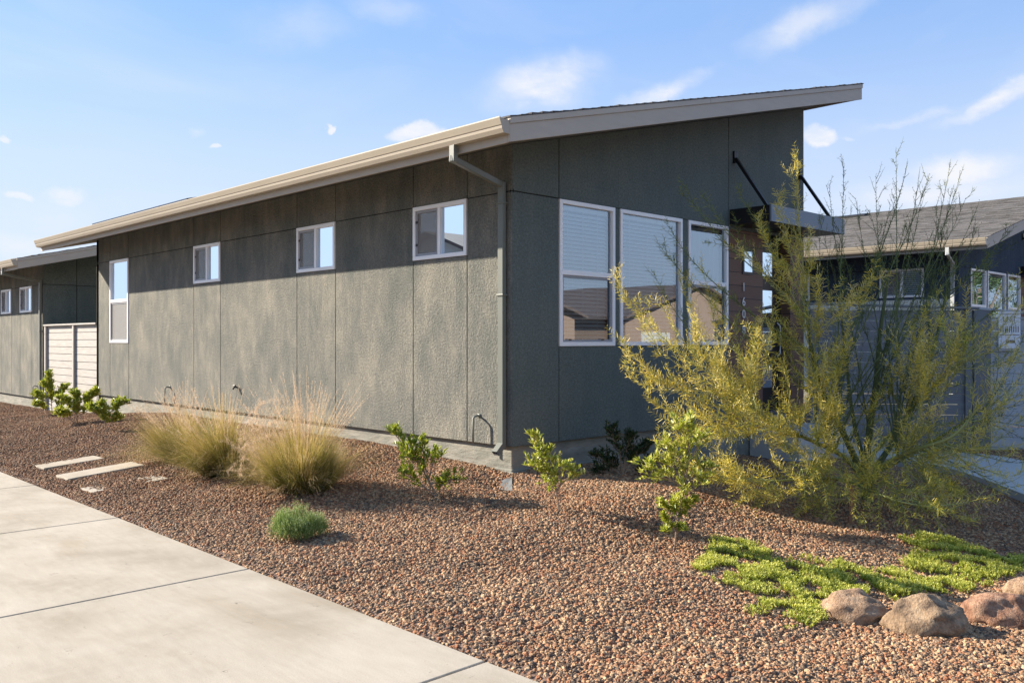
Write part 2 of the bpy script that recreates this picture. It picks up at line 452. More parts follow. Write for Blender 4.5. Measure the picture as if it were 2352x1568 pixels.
def wallset(T, parts_cols, zs, top, mb, jb, width):
    """parts_cols: list of (a0,a1,[(z0,z1),...]) rectangles; top(a) gives the wall top; z1=None means up to the top"""
    g = .006
    for a0, a1, spans in parts_cols:
        for z0, z1 in spans:
            lo0 = z0 + (g if z0 > zs else 0)
            if z1 is None:
                za, zb = top(a0), top(a1)
                vs = []
                for n in (-.014, 0):
                    vs += [T(a0 + g, n, lo0), T(a1 - g, n, lo0), T(a1 - g, n, zb), T(a0 + g, n, za)]
                mb.add(vs, [(0, 1, 2, 3), (7, 6, 5, 4), (0, 4, 5, 1), (1, 5, 6, 2), (2, 6, 7, 3), (3, 7, 4, 0)])
            else:
                mb.box(a0 + g, a1 - g, -.014, 0, lo0, z1 - g, T)
                jb.box(a0 + .0, a1 - .0, -.03, -.0142, z1 - .02, z1 + .02, T)
    for a in sorted({c[0] for c in parts_cols} | {c[1] for c in parts_cols}):
        a_ = min(max(a, .036), width - .036); jb.box(a_ - .02, a_ + .02, -.034, -.0144, zs, top(a) - .02, T)

def house(loc, wall, side_windows, label, spout, overhang=.8, canopy=True, solar=False, far=False, front=True, LEN=12.0, pipes=(), group=None):
    root = empty('house', loc, label, 'house', group)
    TS = lambda a, n, z: (-n, a, z)          # long side wall, faces -X
    TF = lambda a, n, z: (a, -n, z)          # front wall, faces -Y
    zb, zh = .50, 3.13
    W = 6.17
    # --- side wall
    cols = []; cuts = sorted({0.0, LEN} | {w[0] for w in side_windows} | {w[1] for w in side_windows})
    for a0, a1 in zip(cuts, cuts[1:]):
        win = [w for w in side_windows if abs(w[0] - a0) < 1e-6]
        if win: cols.append((a0, a1, [(zb, win[0][2]), (zh, None)]))
        else: cols.append((a0, a1, [(zb, zh), (zh, None)]))
    mb, jb = MB(), MB()
    topS = lambda a: zr(0) - .19
    wallset(TS, cols, zb, topS, mb, jb, LEN)
    sw = mb.build('side_wall', wall, root, bevel=.003)
    jb.build('joint', M['joint'], sw)
    # --- front wall
    topF = lambda a: zr(a) - .19
    wins = [(.71, 1.66, 1.53, zh, 'hung blind'), (1.75, 3.00, 1.53, zh, 'fixed'), (3.13, 4.06, 1.53, zh, 'hung')]
    mb, jb = MB(), MB()
    if not front: fcols0 = None
    fcols = [(0, .71, [(zb, zh), (zh, None)]), (4.08, W, [(3.10, None)])]
    wallset(TF, fcols, zb, topF, mb, jb, W)
    mb.box(.716, 4.074, -.014, 0, zb, 1.53 - .003, lambda a, n, z: TF(a, n, z))
    for a0, a1 in ((1.663, 1.747), (3.003, 3.127)): mb.box(a0, a1, -.014, 0, 1.53, zh - .006, TF)
    if not front: mb.box(.72, 4.07, -.012, -.003, 1.535, zh - .01, TF)
    vs = []
    for n in (-.014, 0): vs += [TF(.716, n, zh + .003), TF(4.074, n, zh + .003), TF(4.074, n, topF(4.07)), TF(.716, n, topF(.716))]
    mb.add(vs, [(0, 1, 2, 3), (7, 6, 5, 4), (0, 4, 5, 1), (1, 5, 6, 2), (2, 6, 7, 3), (3, 7, 4, 0)])
    jb.box(.73, 4.06, -.03, -.0142, zh - .02, zh + .02, TF); jb.box(.73, 4.06, -.03, -.0142, 1.51, 1.55, TF)
    fw = mb.build('front_wall', M['stucco_shaded'] if wall == M['stucco'] else wall, root, bevel=.003)
    jb.build('joint', M['joint'], fw)
    # --- rest of the shell
    mb = MB()
    vs = [(W, .02, .1), (W, LEN, .1), (W, LEN, zr(W) - .2), (W, .02, zr(W) - .2), (W - .12, .02, .1), (W - .12, LEN, .1), (W - .12, LEN, zr(W) - .2), (W - .12, .02, zr(W) - .2)]
    mb.add(vs, [(0, 1, 2, 3), (7, 6, 5, 4), (0, 4, 5, 1), (1, 5, 6, 2), (2, 6, 7, 3), (3, 7, 4, 0)])
    vs = []
    for y in (LEN, LEN - .12): vs += [(0, y, .1), (W - .13, y, .1), (W - .13, y, zr(W - .13) - .2), (0, y, zr(0) - .2)]
    mb.add(vs, [(0, 1, 2, 3), (7, 6, 5, 4), (0, 4, 5, 1), (1, 5, 6, 2), (2, 6, 7, 3), (3, 7, 4, 0)])
    mb.build('rear_wall', wall, root)
    mb = MB()
    mb.box(.06, W - .13, .1, LEN - .13, .50, .56)
    mb.box(.06, W - .13, 1.5 + .0, 1.6, .57, 3.4)       # a partition well behind the front windows
    mb.box(1.6, 1.7, 1.62, LEN - .13, .57, 3.4)
    mb.build('interior', M['dark_in'], root)
    # --- foundation
    mb = MB()
    mb.box(.045, W - .01, .045, LEN - .01, -.7, .498)
    mb.box(.012, W, .012, LEN, -.7, .235)
    # chamfered lower corner block and form seams
    mb.box(.03, .3, .03, .3, -.7, .26)
    mb.build('foundation', M['foundation'], root, bevel=.012)
    # --- roof
    e, r, hi = .8, overhang, 6.39
    y0, y1 = -r, LEN + r
    mb = MB()
    def slab(x0, x1, ya, yb, d0, d1):
        vs = [(x, y, zr(x) + d) for x in (x0, x1) for y in (ya, yb) for d in (d0, d1)]
        mb.add(vs, [(0, 1, 3, 2), (4, 6, 7, 5), (0, 4, 5, 1), (2, 3, 7, 6), (0, 2, 6, 4), (1, 5, 7, 3)])
    slab(-e + .02, hi - .02, y0 + .03, y1 - .03, -.185, -.002)
    roof = mb.build('roof', M['soffit'], root)
    mb = MB(); x = -e - .015; i = 0
    ny = 46
    while x < hi + .015:
        x2 = min(x + .155, hi + .03)
        rr = random.Random(i * 7 + 1)
        # one course: a thin wedge, slightly wavy along its length
        vs = []
        for j in range(ny + 1):
            y = y0 - .015 + (y1 - y0 + .03) * j / ny
            jit = rr.uniform(-.004, .006)
            vs += [(x + rr.uniform(-.004, .004), y, zr(x) + .018 + jit), (x2, y, zr(x2) + .008), (x, y, zr(x) + .001), (x2, y, zr(x2) - .0)]
        fs = []
        for j in range(ny):
            a, b = j * 4, j * 4 + 4
            fs += [(a, b, b + 1, a + 1), (a, a + 2, b + 2, b), (a + 1, b + 1, b + 3, a + 3)]
        fs += [(0, 1, 3, 2), (ny * 4, ny * 4 + 2, ny * 4 + 3, ny * 4 + 1)]
        mb.add(vs, fs)
        x += .14; i += 1
    mb.build('shingles', M['shingle'], roof)
    for side, (ya, yb) in (('n', (y0, y0 + .035)), ('f', (y1 - .035, y1))):
        mb = MB()
        def band(x0, x1, ya, yb, d0, d1):
            vs = [(x, y, zr(x) + d) for x in (x0, x1) for y in (ya, yb) for d in (d0, d1)]
            mb.add(vs, [(0, 1, 3, 2), (4, 6, 7, 5), (0, 4, 5, 1), (2, 3, 7, 6), (0, 2, 6, 4), (1, 5, 7, 3)])
        band(-e, hi, ya, yb, -.223, -.06)
        yy = (ya - .012, yb) if side == 'n' else (ya, yb + .012)
        band(-e - .004, 2.4, yy[0], yy[1], -.0595, -.001); band(2.404, hi + .004, yy[0], yy[1], -.0595, -.001)
        mb.build('rake_board', M['trim'], roof, bevel=.003)
    mb = MB(); mb.box(-e - .001, -e + .02, y0 + .036, y1 - .036, 3.375, 3.595)
    mb.build('fascia', M['trim'], roof, bevel=.003); mb = MB()
    mb.box(hi - .02, hi, y0 + .036, y1 - .036, zr(hi) - .22, zr(hi) - .003)
    mb.build('fascia', M['trim'], roof, bevel=.003)
    prof = [(0, 3.580), (0, 3.445), (.078, 3.448), (.098, 3.485), (.102, 3.512), (.108, 3.516), (.128, 3.575), (.128, 3.585), (.118, 3.585), (.116, 3.572), (.01, 3.572), (.008, 3.58)]
    mb = MB(); mb.prism(prof, lambda u, v, w: (-e - .002 - u, y0 + .0 + (y1 - y0) * w, v))
    mb.build('gutter', M['gutter'], roof)
    # --- downspout
    mb = MB()
    xo = -e - .055
    mb.tube([(xo, -.08, 3.45), (xo, -.08, 3.29)], 0, rect=(.025, .036))
    mb.tube([(xo - .03, -.08, 3.325), (-.05, .10, 3.195)], 0, rect=(.024, .030))
    mb.tube([(-.045, .105, 3.225), (-.045, .105, .50)], 0, rect=(.025, .038))
    for z in (2.05, 3.0): mb.box(-.08, -.002, .055, .155, z, z + .02)
    # open-ended shoe that kicks forward
    a = Vector((-.045, .105, .52)); b = Vector((-.135, .105, .435))
    mb.tube([a, b], 0, rect=(.040, .030), cap=False)
    mb.build('downspout', spout, root, bevel=.004)
    mb = MB(); mb.box(-.128, -.124, .072, .138, .415, .462)  # dark plate in the shoe's open end, standing for the shade inside
    mb.build('mouth_shade', M['ink'], root)
    # --- windows
    for w in side_windows: window(root, TS, w[0] + .004, w[1] - .004, w[2], zh, w[3])
    for w in (wins if front else []): window(root, TF, w[0] + .004, w[1] - .004, w[2], w[3] - .004, w[4])
    # --- vent pipes on the side wall
    for t in pipes:
        mb = MB(); pts = []
        for q in range(7):
            an = math.pi / 2 * q / 6
            pts.append((-.05 - .04 * math.sin(an), t, .75 + .04 * math.cos(an)))
        mb.tube([(0, t, .79)] + pts + [(-.09, t, .50)], .012, 10)
        mb.box(-.008, 0, t - .02, t + .02, .77, .81)
        mb.build('drain_pipe', M['pipe'], root, shade=True)
    # --- entry
    mb = MB()
    mb.box(4.085, 4.97, -.10, -.002, .45, 3.10, TF)
    mb.box(4.085, 5.02, -.3, -.101, .45, 3.10, TF)
    mb.build('wood_cladding', M['wood'], root)
    mb = MB(); mb.box(5.76, 6.17, -.35, -.002, .45, 3.10, TF)
    mb.build('entry_column', M['wood'], root)
    mb = MB(); mb.box(5.02, 5.76, -.22, -.16, .46, 3.09, TF)
    door = mb.build('door', M['black'], root)
    for z0 in (2.53, 1.98, 1.44, .90):
        g = MB(); g.box(5.08, 5.50, -.158, -.152, z0, z0 + .34, TF); g.build('pane', M['glass'], door)
    g = MB(); g.tube([TF(5.66, -.16, 1.35), TF(5.66, -.11, 1.40), TF(5.66, -.11, 1.80), TF(5.66, -.16, 1.85)], .011, 8); g.build('handle', M['steel'], door)
    sm = MB(); sm.box(4.42, 4.70, -.03, .01, 2.50, 2.86, TF); o = sm.build('side_light', M['black'], root)
    g = MB(); g.box(4.46, 4.66, .0101, .014, 2.54, 2.82, TF); g.build('pane', M['glass'], o)
    # house number, one figure above the other
    if not far:
        for ch, z in (('1', 2.32), ('6', 2.12), ('0', 1.95), ('8', 1.73)):
            cu = bpy.data.curves.new('house_number', 'FONT'); cu.body = ch; cu.size = .17; cu.extrude = .004; cu.align_x = 'CENTER'; cu.align_y = 'CENTER'
            t = bpy.data.objects.new('tmp', cu); COL.objects.link(t)
            dg = bpy.context.evaluated_depsgraph_get(); me = bpy.data.meshes.new_from_object(t.evaluated_get(dg)); bpy.data.objects.remove(t)
            me.materials.clear(); me.materials.append(M['steel'])
            o = bpy.data.objects.new('house_number', me); COL.objects.link(o); o.parent = root
            o.location = (4.44, -.014, z); o.rotation_euler = (math.pi / 2, 0, 0)
    if canopy:
        mb = MB(); mb.box(4.10, 6.20, .001, .60, 3.15, 3.36, TF)
        c = mb.build('canopy', M['black'], root, bevel=.004)
        g = MB(); g.box(4.10, 6.20, .601, .625, 3.145, 3.365, TF); g.build('front_panel', M['canopyface'], c)
        for x in (4.21, 6.02):
            g = MB(); g.box(x - .03, x + .03, .001, .03, 4.0, 4.16, TF)
            g.tube([TF(x, .03, 4.06), TF(x, .50, 3.37)], 0, rect=(.02, .02)); g.build('support_rod', M['black'], c)
    if solar:
        for t0, t1 in ((7.1, 8.15), (8.17, 9.22), (9.24, 10.29), (10.31, 11.36)):
            mb = MB()
            vs = [(x, y, zr(x) + d) for x in (-.3, 1.35) for y in (t0, t1) for d in (.085, .12)]
            mb.add(vs, [(0, 1, 3, 2), (4, 6, 7, 5), (0, 4, 5, 1), (2, 3, 7, 6), (0, 2, 6, 4), (1, 5, 7, 3)])
            o = mb.build('solar_panel', M['panel'], root)
            for y in (t0 + .1, t1 - .1):
                g = MB(); g.tube([(-.26, y, zr(-.26) + .0), (-.26, y, zr(-.26) + .088)], .015, 6); g.build('bracket', M['steel'], o)
    return root

SW = [(.70, 1.65, 2.515, 'slider blind'), (3.29, 4.25, 2.515, 'slider blind'), (6.55, 7.51, 2.515, 'slider'), (10.31, 11.26, 1.54, 'hung screen')]
h1 = house((0, 0, 0), M['stucco'], SW, 'long dark green stucco house with a lean-to roof and a black canopy over its door', M['spout'], solar=True, pipes=(.50, 8.45), group=None)
g = MB(); g.tube([(0, 6.0, .88), (-.05, 6.0, .88), (-.07, 6.0, .85)], .014, 8); g.tube([(-.045, 5.97, .905), (-.045, 6.03, .905)], .012, 8); g.tube([(-.045, 6.0, .88), (-.045, 6.0, .91)], .006, 6)
g.build('faucet', M['black'], h1)
SW2 = [(.9, 1.85, 2.515, 'slider'), (2.6, 3.5, 2.515, 'slider'), (6.55, 7.51, 2.515, 'slider')]
house((0, 15.4, -.26), M['stucco'], SW2, 'neighbouring green stucco house at the far left behind the pale board fence', M['spout'], overhang=1.0, canopy=False, far=True, front=False, pipes=(.50,))
house((13.07, .144, 0), M['stucco_blue'], SW, 'blue stucco house with grey shingle roof behind the tree and the grey fence', M['spout_grey'], far=True)
# roof vent of the blue house is modelled where the dark patch is seen on its shingles
VT = MB()
for k_ in range(1):
    x = 13.07 + 5.55; vs = [(x + dx, 4.6 + dy, zr(x - 13.07 + dx) + dz) for dx in (0, .22) for dy in (0, 1.3) for dz in (.02, .07)]
    VT.add(vs, [(0, 1, 3, 2), (4, 6, 7, 5), (0, 4, 5, 1), (2, 3, 7, 6), (0, 2, 6, 4), (1, 5, 7, 3)])
VT.v = [(a - 13.07, b - .144, c) for a, b, c in VT.v]
VT.build('roof_vent', M['black'], [o for o in COL.objects if o.name.startswith('house') and o.type == 'EMPTY' and o.location.x > 10][0])

# ---------------------------------------------------------------- fences
def fence(p0, p1, zbot, ztop0, ztop1, mat, posts, label, pitch=.157, gap=.007, cat='fence'):
    p0, p1 = Vector(p0), Vector(p1); d = (p1 - p0); LN = d.length; d.normalize(); n = Vector((d.y, -d.x, 0))
    root = empty('fence', (p0.x, p0.y, zbot), label, cat)
    def T(a, o, z):
        q = p0 + d * a + n * o; return (q.x - p0.x, q.y - p0.y, z - zbot)
    bd = MB(); z = zbot; rr = random.Random(int(p0.x * 10))
    top = min(ztop0, ztop1)
    while z < top - .04:
        z2 = min(z + pitch - gap, top - .02)
        bd.box(0, LN, -.01 + rr.uniform(-.002, .002), .01 + rr.uniform(-.002, .002), z, z2, T); z += pitch
    bd.build('boards', mat, root, bevel=.002)
    for a in posts:
        pb = MB(); pb.box(a - .045, a + .045, .0101 + .002, .06, zbot - .1, top - .018, T); pb.build('post', mat, root, bevel=.004)
    cb = MB()
    vs = [T(a, o, zt + dz) for a, zt in ((-.02, ztop0), (LN + .02, ztop1)) for o in (-.05, .075) for dz in (-.035, 0)]
    cb.add(vs, [(0, 1, 3, 2), (4, 6, 7, 5), (0, 4, 5, 1), (2, 3, 7, 6), (0, 2, 6, 4), (1, 5, 7, 3)])
    cb.build('cap', mat, root, bevel=.004)
    return root
fence((.05, 15.35, 0), (.05, 12.02, 0), -.1, 1.945, 1.945, M['fence'], (.06, 1.95), 'pale weathered board fence joining the two green houses', .155, .010)
fa, fb = P(1858, 700, 13.3), P(2245, 700, 13.1); fa.z = fb.z = 0
fc = P(2277, 700, 13.05); fc.z = 0; fd = P(2440, 700, 12.7); fd.z = 0
fence(fa, fb, -.15, 2.165, 2.085, M['fence_grey'], (.05, 1.8, (fb - fa).length - .15), 'dark grey slatted fence behind the feathery tree, bright gaps between its boards')
cn = MB()
gate = fence(fb + (fc - fb) * .12, fd, -.15, 2.085, 1.955, M['fence_pale'], (.06,), 'pale blue-grey slatted gate carrying a white notice', cat='gate')
gate.name = 'gate'
# dark corner post
pb = MB(); q = fb; dd = (fc - fb).normalized()
pr = empty('fence_post', (q.x, q.y, -.15), 'dark grey board post between the grey fence and the pale gate', 'post')
nn = Vector((dd.y, -dd.x, 0))
T = lambda a, o, z: tuple(dd * a + nn * o + Vector((0, 0, z)))
pb.box(-.06, .165, -.03, .075, 0, 2.19, T); pb.build('post_board', M['fence_grey'], pr, bevel=.004)
# notice
sg0 = P(2293, 765, 12.93); sg1 = P(2343, 765, 12.82)
ds = (sg1 - sg0); ds.z = 0; wS = ds.length; ds.normalize(); ns = Vector((ds.y, -ds.x, 0))
sgn = empty('sign', (sg0.x, sg0.y, 1.45), 'white notice with dark lettering and a brown bar hung on the pale gate', 'sign')
T = lambda a, o, z: tuple(ds * a + ns * (o + .03) + Vector((0, 0, z)))
b_ = MB(); b_.box(0, wS, 0, .008, 0, .56, T); board = b_.build('board', M['sign'], sgn, bevel=.002)
b_ = MB(); b_.box(.01, wS - .01, .0081, .0095, .012, .02, T); b_.build('line', M['ink'], board)
for z_ in (.215, .52):
    b_ = MB(); b_.box(.01, wS - .01, .0081, .0095, z_, z_ + .008, T); b_.build('line', M['ink'], board)
b_ = MB(); b_.box(wS * .33, wS * .74, .0081, .0095, .10, .145, T); b_.build('bar', M['signbrown'], board)
def text_on(body, size, a, z, parent, xs=.55):
    cu = bpy.data.curves.new('lettering', 'FONT'); cu.body = body; cu.size = size; cu.align_x = 'CENTER'; cu.extrude = .0006
    t = bpy.data.objects.new('tmp', cu); COL.objects.link(t)
    dg = bpy.context.evaluated_depsgraph_get(); me = bpy.data.meshes.new_from_object(t.evaluated_get(dg)); bpy.data.objects.remove(t)
    me.materials.clear(); me.materials.append(M['ink'])
    for v in me.vertices: v.co = Vector(T(a + v.co.x * xs, .0087 + v.co.z, z + v.co.y))
    o = bpy.data.objects.new('lettering', me); COL.objects.link(o); o.parent = parent
text_on('UNIT', .12, wS * .5, .41, board, .6)
text_on('IIIIIIIII', .13, wS * .5, .26, board, .85)
# small solar lamp seen above the pale fence
lr = empty('solar_lamp', (.30, 12.5, 1.5), 'small solar lamp with a tilted white panel above the pale board fence', 'lamp')
b_ = MB(); b_.tube([(0, 0, -.2), (0, 0, .58)], .012, 8); b_.build('stem', M['black'], lr)
b_ = MB(); vs = [(x, y, .60 + x * .7 + dz) for x in (-.05, .06) for y in (-.12, .13) for dz in (0, .015)]
b_.add(vs, [(0, 1, 3, 2), (4, 6, 7, 5), (0, 4, 5, 1), (2, 3, 7, 6), (0, 2, 6, 4), (1, 5, 7, 3)]); b_.build('panel', M['vinyl'], lr)

# ---------------------------------------------------------------- ground
def sheet(name, x0, x1, y0, y1, step, zf, mat, skip=None, kind='structure'):
    nx, ny = max(1, int(round((x1 - x0) / step))), max(1, int(round((y1 - y0) / step)))
    mb = MB()
    vs = [(x0 + (x1 - x0) * i / nx, y0 + (y1 - y0) * j / ny) for i in range(nx + 1) for j in range(ny + 1)]
    mb.v = [(x, y, zf(x, y)) for x, y in vs]
    for i in range(nx):
        for j in range(ny):
            cx, cy = x0 + (x1 - x0) * (i + .5) / nx, y0 + (y1 - y0) * (j + .5) / ny
            if skip and skip(cx, cy): continue
            a = i * (ny + 1) + j; mb.f.append((a, a + ny + 1, a + ny + 2, a + 1))
    return tag(mb.build(name, mat, shade=True), kind=kind)
def in_house(x, y):
    return (.1 < x < 6.0 and .1 < y < 11.9) or (.1 < x < 6 and y > 15.5)
gb = sheet('gravel_bed', -3.33, 12.97, -12, 32, .11, terrain, M['dirt'], in_house)
tag(sheet('ground', -900, 900, -900, 900, 1800, lambda x, y: -.75, M['dirt']))

# sidewalk slabs with saw-cut joints
sw = MB()
js = [-13.0 + 2.45 * i - .02 for i in range(19)]
js = [-.78 + 2.455 * i for i in range(-6, 16)]
for a, b in zip(js, js[1:]):
    sw.box(-6.2, -3.32, a + .0075, b - .0075, -.12, 0)
o = tag(sw.build('sidewalk', M['concrete'], bevel=.006), kind='structure')
b_ = MB(); b_.box(-6.2, -3.325, -16, 37, -.5, -.04); tag(b_.build('sidewalk_base', M['joint']), kind='structure')
b_ = MB(); b_.box(-6.38, -6.205, -60, 80, -.4, -.0); tag(b_.build('kerb', M['concrete'], bevel=.01), kind='structure')
tag(sheet('road', -15, -6.385, -60, 80, 5, lambda x, y: -.14, M['asphalt']))

# front path
def front_path():
    Lp = [(4.95, .0), (5.35, -.8), (5.5, -1.5), (5.15, -2.35), (4.15, -3.55), (3.3, -5), (3.0, -7.5), (3.0, -12)]
    Rp = [(6.2, .0), (6.6, -.8), (6.75, -1.5), (6.75, -2.35), (6.5, -3.3), (5.9, -5), (5.2, -7.5), (5.0, -12)]
    def pz(x, y): return max(terrain(a, b) for a, b in ((x, y), (x + .2, y), (x - .2, y), (x, y - .2), (x, y + .2))) + .03
    L2, R2 = [], []
    for Q, O in ((Lp, L2), (Rp, R2)):
        for (a, b), (c, d) in zip(Q, Q[1:]):
            for i in range(6): O.append((a + (c - a) * i / 6, b + (d - b) * i / 6))
        O.append(Q[-1])
    zs = [min(.17, max(-.22, .06 + .1 * (l[1] + .0))) for l in L2]
    zs = [pz((l[0] + r[0]) / 2, (l[1] + r[1]) / 2) for l, r in zip(L2, R2)]
    for _ in range(12): zs = [(zs[max(0, i - 1)] + zs[i] + zs[min(len(zs) - 1, i + 1)]) / 3 for i in range(len(zs))]
    mb = MB(); m = len(L2)
    vs = []
    for i in range(m): vs += [(*L2[i], zs[i] + .03), (*R2[i], zs[i] + .03), (*L2[i], zs[i] - .3), (*R2[i], zs[i] - .3)]
    fs = []
    for i in range(m - 1):
        a, b = 4 * i, 4 * i + 4
        fs += [(a, a + 1, b + 1, b), (a, b, b + 2, a + 2), (a + 1, a + 3, b + 3, b + 1)]
    mb.add(vs, fs); tag(mb.build('path', M['path']), kind='structure')
    mb = MB(); mb.box(4.6, 6.2, -.75, -.005, -.3, .34); tag(mb.build('porch_step', M['path'], bevel=.01), kind='structure')
front_path()

# stepping stones
SS = [G(160, 1063)[0], G(232, 1082)[0], G(288, 1108)[0]]
for k_, (cx, cy, wx, wy, rz, dz, lab) in enumerate([
        (SS[0].x, SS[0].y, .72, .36, .03, .016, 'pale concrete stepping slab farthest from the camera, beside the sidewalk'),
        (SS[1].x, SS[1].y, .86, .40, .02, .018, 'pale concrete stepping slab in the middle, the largest one showing beside the grasses'),
        (SS[2].x, SS[2].y, .80, .36, .02, -.003, 'concrete stepping slab nearest the camera, mostly buried under the gravel')]):
    mb = MB()
    rr = random.Random(k_); poly = []
    for (ax, ay), (bx, by) in (((-1, -1), (1, -1)), ((1, -1), (1, 1)), ((1, 1), (-1, 1)), ((-1, 1), (-1, -1))):
        for i in range(6):
            u = i / 6; j = rr.uniform(-.006, .006)
            poly.append(((ax + (bx - ax) * u) * wx / 2 + j, (ay + (by - ay) * u) * wy / 2 + j))
    zt = terrain(cx, cy)
    sl_x = (terrain(cx + .3, cy) - terrain(cx - .3, cy)) / .6
    mb.prism(poly, lambda u, v, w: (u, v, dz - .07 + .07 * w + u * sl_x))
    o = mb.build('stepping_stone', M['concrete'], bevel=.006); o.location = (cx, cy, zt); o.rotation_euler.z = rz
    tag(o, lab, 'paving slab', 'stepping stones through the gravel')

# drain catch plate in the splash pit
mb = MB(); n_ = 8; A_ = [(-.50, -.36), (-.38, -.40), (-.10, -.10), (-.18, -.02)]
for i in range(n_ + 1):
    for j in range(n_ + 1):
        u, v = i / n_, j / n_
        x = (A_[0][0] * (1 - u) + A_[1][0] * u) * (1 - v) + (A_[3][0] * (1 - u) + A_[2][0] * u) * v
        y = (A_[0][1] * (1 - u) + A_[1][1] * u) * (1 - v) + (A_[3][1] * (1 - u) + A_[2][1] * u) * v
        mb.v.append((x, y, terrain(x, y) + .018 + .012 * mnoise.noise(Vector((x * 14, y * 14, 0)))))
mb.f = [(i * (n_ + 1) + j, (i + 1) * (n_ + 1) + j, (i + 1) * (n_ + 1) + j + 1, i * (n_ + 1) + j + 1) for i in range(n_) for j in range(n_)]
tag(mb.build('splash_sheet', paint('splash', (.16, .17, .17), .35, .2)), 'dark scrap of plastic sheet half buried in the gravel below the downspout', 'plastic sheet')

# gravel stones: countless, so one object scattered by geometry nodes
def gravel_nodes(name, density, smin, smax, seed):
    ng = bpy.data.node_groups.new(name, 'GeometryNodeTree')
    ng.interface.new_socket('Geometry', in_out='INPUT', socket_type='NodeSocketGeometry')
    ng.interface.new_socket('Geometry', in_out='OUTPUT', socket_type='NodeSocketGeometry')
    nd = ng.nodes; gi = nd.new('NodeGroupInput'); go = nd.new('NodeGroupOutput')
    join = nd.new('GeometryNodeJoinGeometry')
    for i in range(5):
        ico = nd.new('GeometryNodeMeshIcoSphere'); ico.inputs['Radius'].default_value = 1; ico.inputs['Subdivisions'].default_value = 3
        sp = nd.new('GeometryNodeSetPosition'); nz = nd.new('ShaderNodeTexNoise')
        nz.inputs['Scale'].default_value = .95 + .15 * i; nz.inputs['Detail'].default_value = 2
        pos = nd.new('GeometryNodeInputPosition'); off = nd.new('ShaderNodeVectorMath'); off.operation = 'ADD'; off.inputs[1].default_value = (i * 7.3, i * 3.1, 5)
        ng.links.new(pos.outputs[0], off.inputs[0]); ng.links.new(off.outputs[0], nz.inputs['Vector'])
        sub = nd.new('ShaderNodeVectorMath'); sub.operation = 'SUBTRACT'; sub.inputs[1].default_value = (.5, .5, .5)
        ng.links.new(nz.outputs['Color'], sub.inputs[0])
        sc = nd.new('ShaderNodeVectorMath'); sc.operation = 'SCALE'; sc.inputs['Scale'].default_value = 1.7
        ng.links.new(sub.outputs[0], sc.inputs[0])
        ng.links.new(ico.outputs[0], sp.inputs['Geometry']); ng.links.new(sc.outputs[0], sp.inputs['Offset'])
        tf = nd.new('GeometryNodeTransform'); tf.inputs['Scale'].default_value = (1, .78 + .06 * i, .62 + .05 * i)
        ng.links.new(sp.outputs[0], tf.inputs[0])
        ss = nd.new('GeometryNodeSetShadeSmooth'); ng.links.new(tf.outputs[0], ss.inputs[0])
        sm = nd.new('GeometryNodeSetMaterial'); sm.inputs['Material'].default_value = M['stone']; ng.links.new(ss.outputs[0], sm.inputs[0])
        g2 = nd.new('GeometryNodeGeometryToInstance'); ng.links.new(sm.outputs[0], g2.inputs[0]); ng.links.new(g2.outputs[0], join.inputs[0])
    dist = nd.new('GeometryNodeDistributePointsOnFaces'); dist.distribute_method = 'RANDOM'; dist.inputs['Density'].default_value = density; dist.inputs['Seed'].default_value = seed
    ng.links.new(gi.outputs[0], dist.inputs['Mesh'])
    iop = nd.new('GeometryNodeInstanceOnPoints'); iop.inputs['Pick Instance'].default_value = True
    ng.links.new(dist.outputs['Points'], iop.inputs['Points']); ng.links.new(join.outputs[0], iop.inputs['Instance'])
    ri = nd.new('FunctionNodeRandomValue'); ri.data_type = 'INT'; ri.inputs[4].default_value = 0; ri.inputs[5].default_value = 4; ng.links.new(ri.outputs[2], iop.inputs['Instance Index'])
    rr = nd.new('FunctionNodeRandomValue'); rr.data_type = 'FLOAT_VECTOR'; rr.inputs[0].default_value = (-.9, -.9, 0); rr.inputs[1].default_value = (.9, .9, 6.28); rr.inputs['Seed'].default_value = 3
    ng.links.new(rr.outputs[0], iop.inputs['Rotation'])
    rs = nd.new('FunctionNodeRandomValue'); rs.data_type = 'FLOAT'; rs.inputs[2].default_value = 0; rs.inputs[3].default_value = 1; rs.inputs['Seed'].default_value = 9
    pw = nd.new('ShaderNodeMath'); pw.operation = 'POWER'; pw.inputs[1].default_value = 2.3; ng.links.new(rs.outputs[1], pw.inputs[0])
    mr = nd.new('ShaderNodeMapRange'); mr.inputs[3].default_value = smin * .75; mr.inputs[4].default_value = smax; ng.links.new(pw.outputs[0], mr.inputs[0])
    ng.links.new(mr.outputs[0], iop.inputs['Scale'])
    ng.links.new(iop.outputs[0], go.inputs[0])
    return ng
def gravel(name, x0, x1, y0, y1, ng, skip=None, zoff=.0):
    o = sheet(name, x0, x1, y0, y1, .12, lambda x, y: terrain(x, y) + zoff, M['dirt'], skip, 'stuff')
    md = o.modifiers.new('scatter', 'NODES'); md.node_group = ng
    return o
def path_x(y):
    return 5.3 if y > -2.3 else 5.2 + (y + 2.3) * .75
def no_stones(x, y):
    if in_house(x, y): return True
    if x > 4.5 and y > -.7: return True
    if path_x(y) + .12 < x < 6.6 and y < 0: return True
    if abs(x - SS[0].x) < .33 and abs(y - SS[0].y) < .15: return True
    if abs(x - SS[1].x) < .40 and abs(y - SS[1].y) < .17: return True
    return False
NEAR = gravel_nodes('gravel_near', 4600, .0075, .0185, 1)
FAR = gravel_nodes('gravel_far', 2100, .009, .018, 2)
g1_ = gravel('gravel_stones', -3.31, 7.8, -6.4, 5.6, NEAR, lambda x, y: no_stones(x, y) or (x > 1.2 and y > .1))
tag(g1_, 'loose reddish brown and tan gravel covering the planting bed', 'gravel')
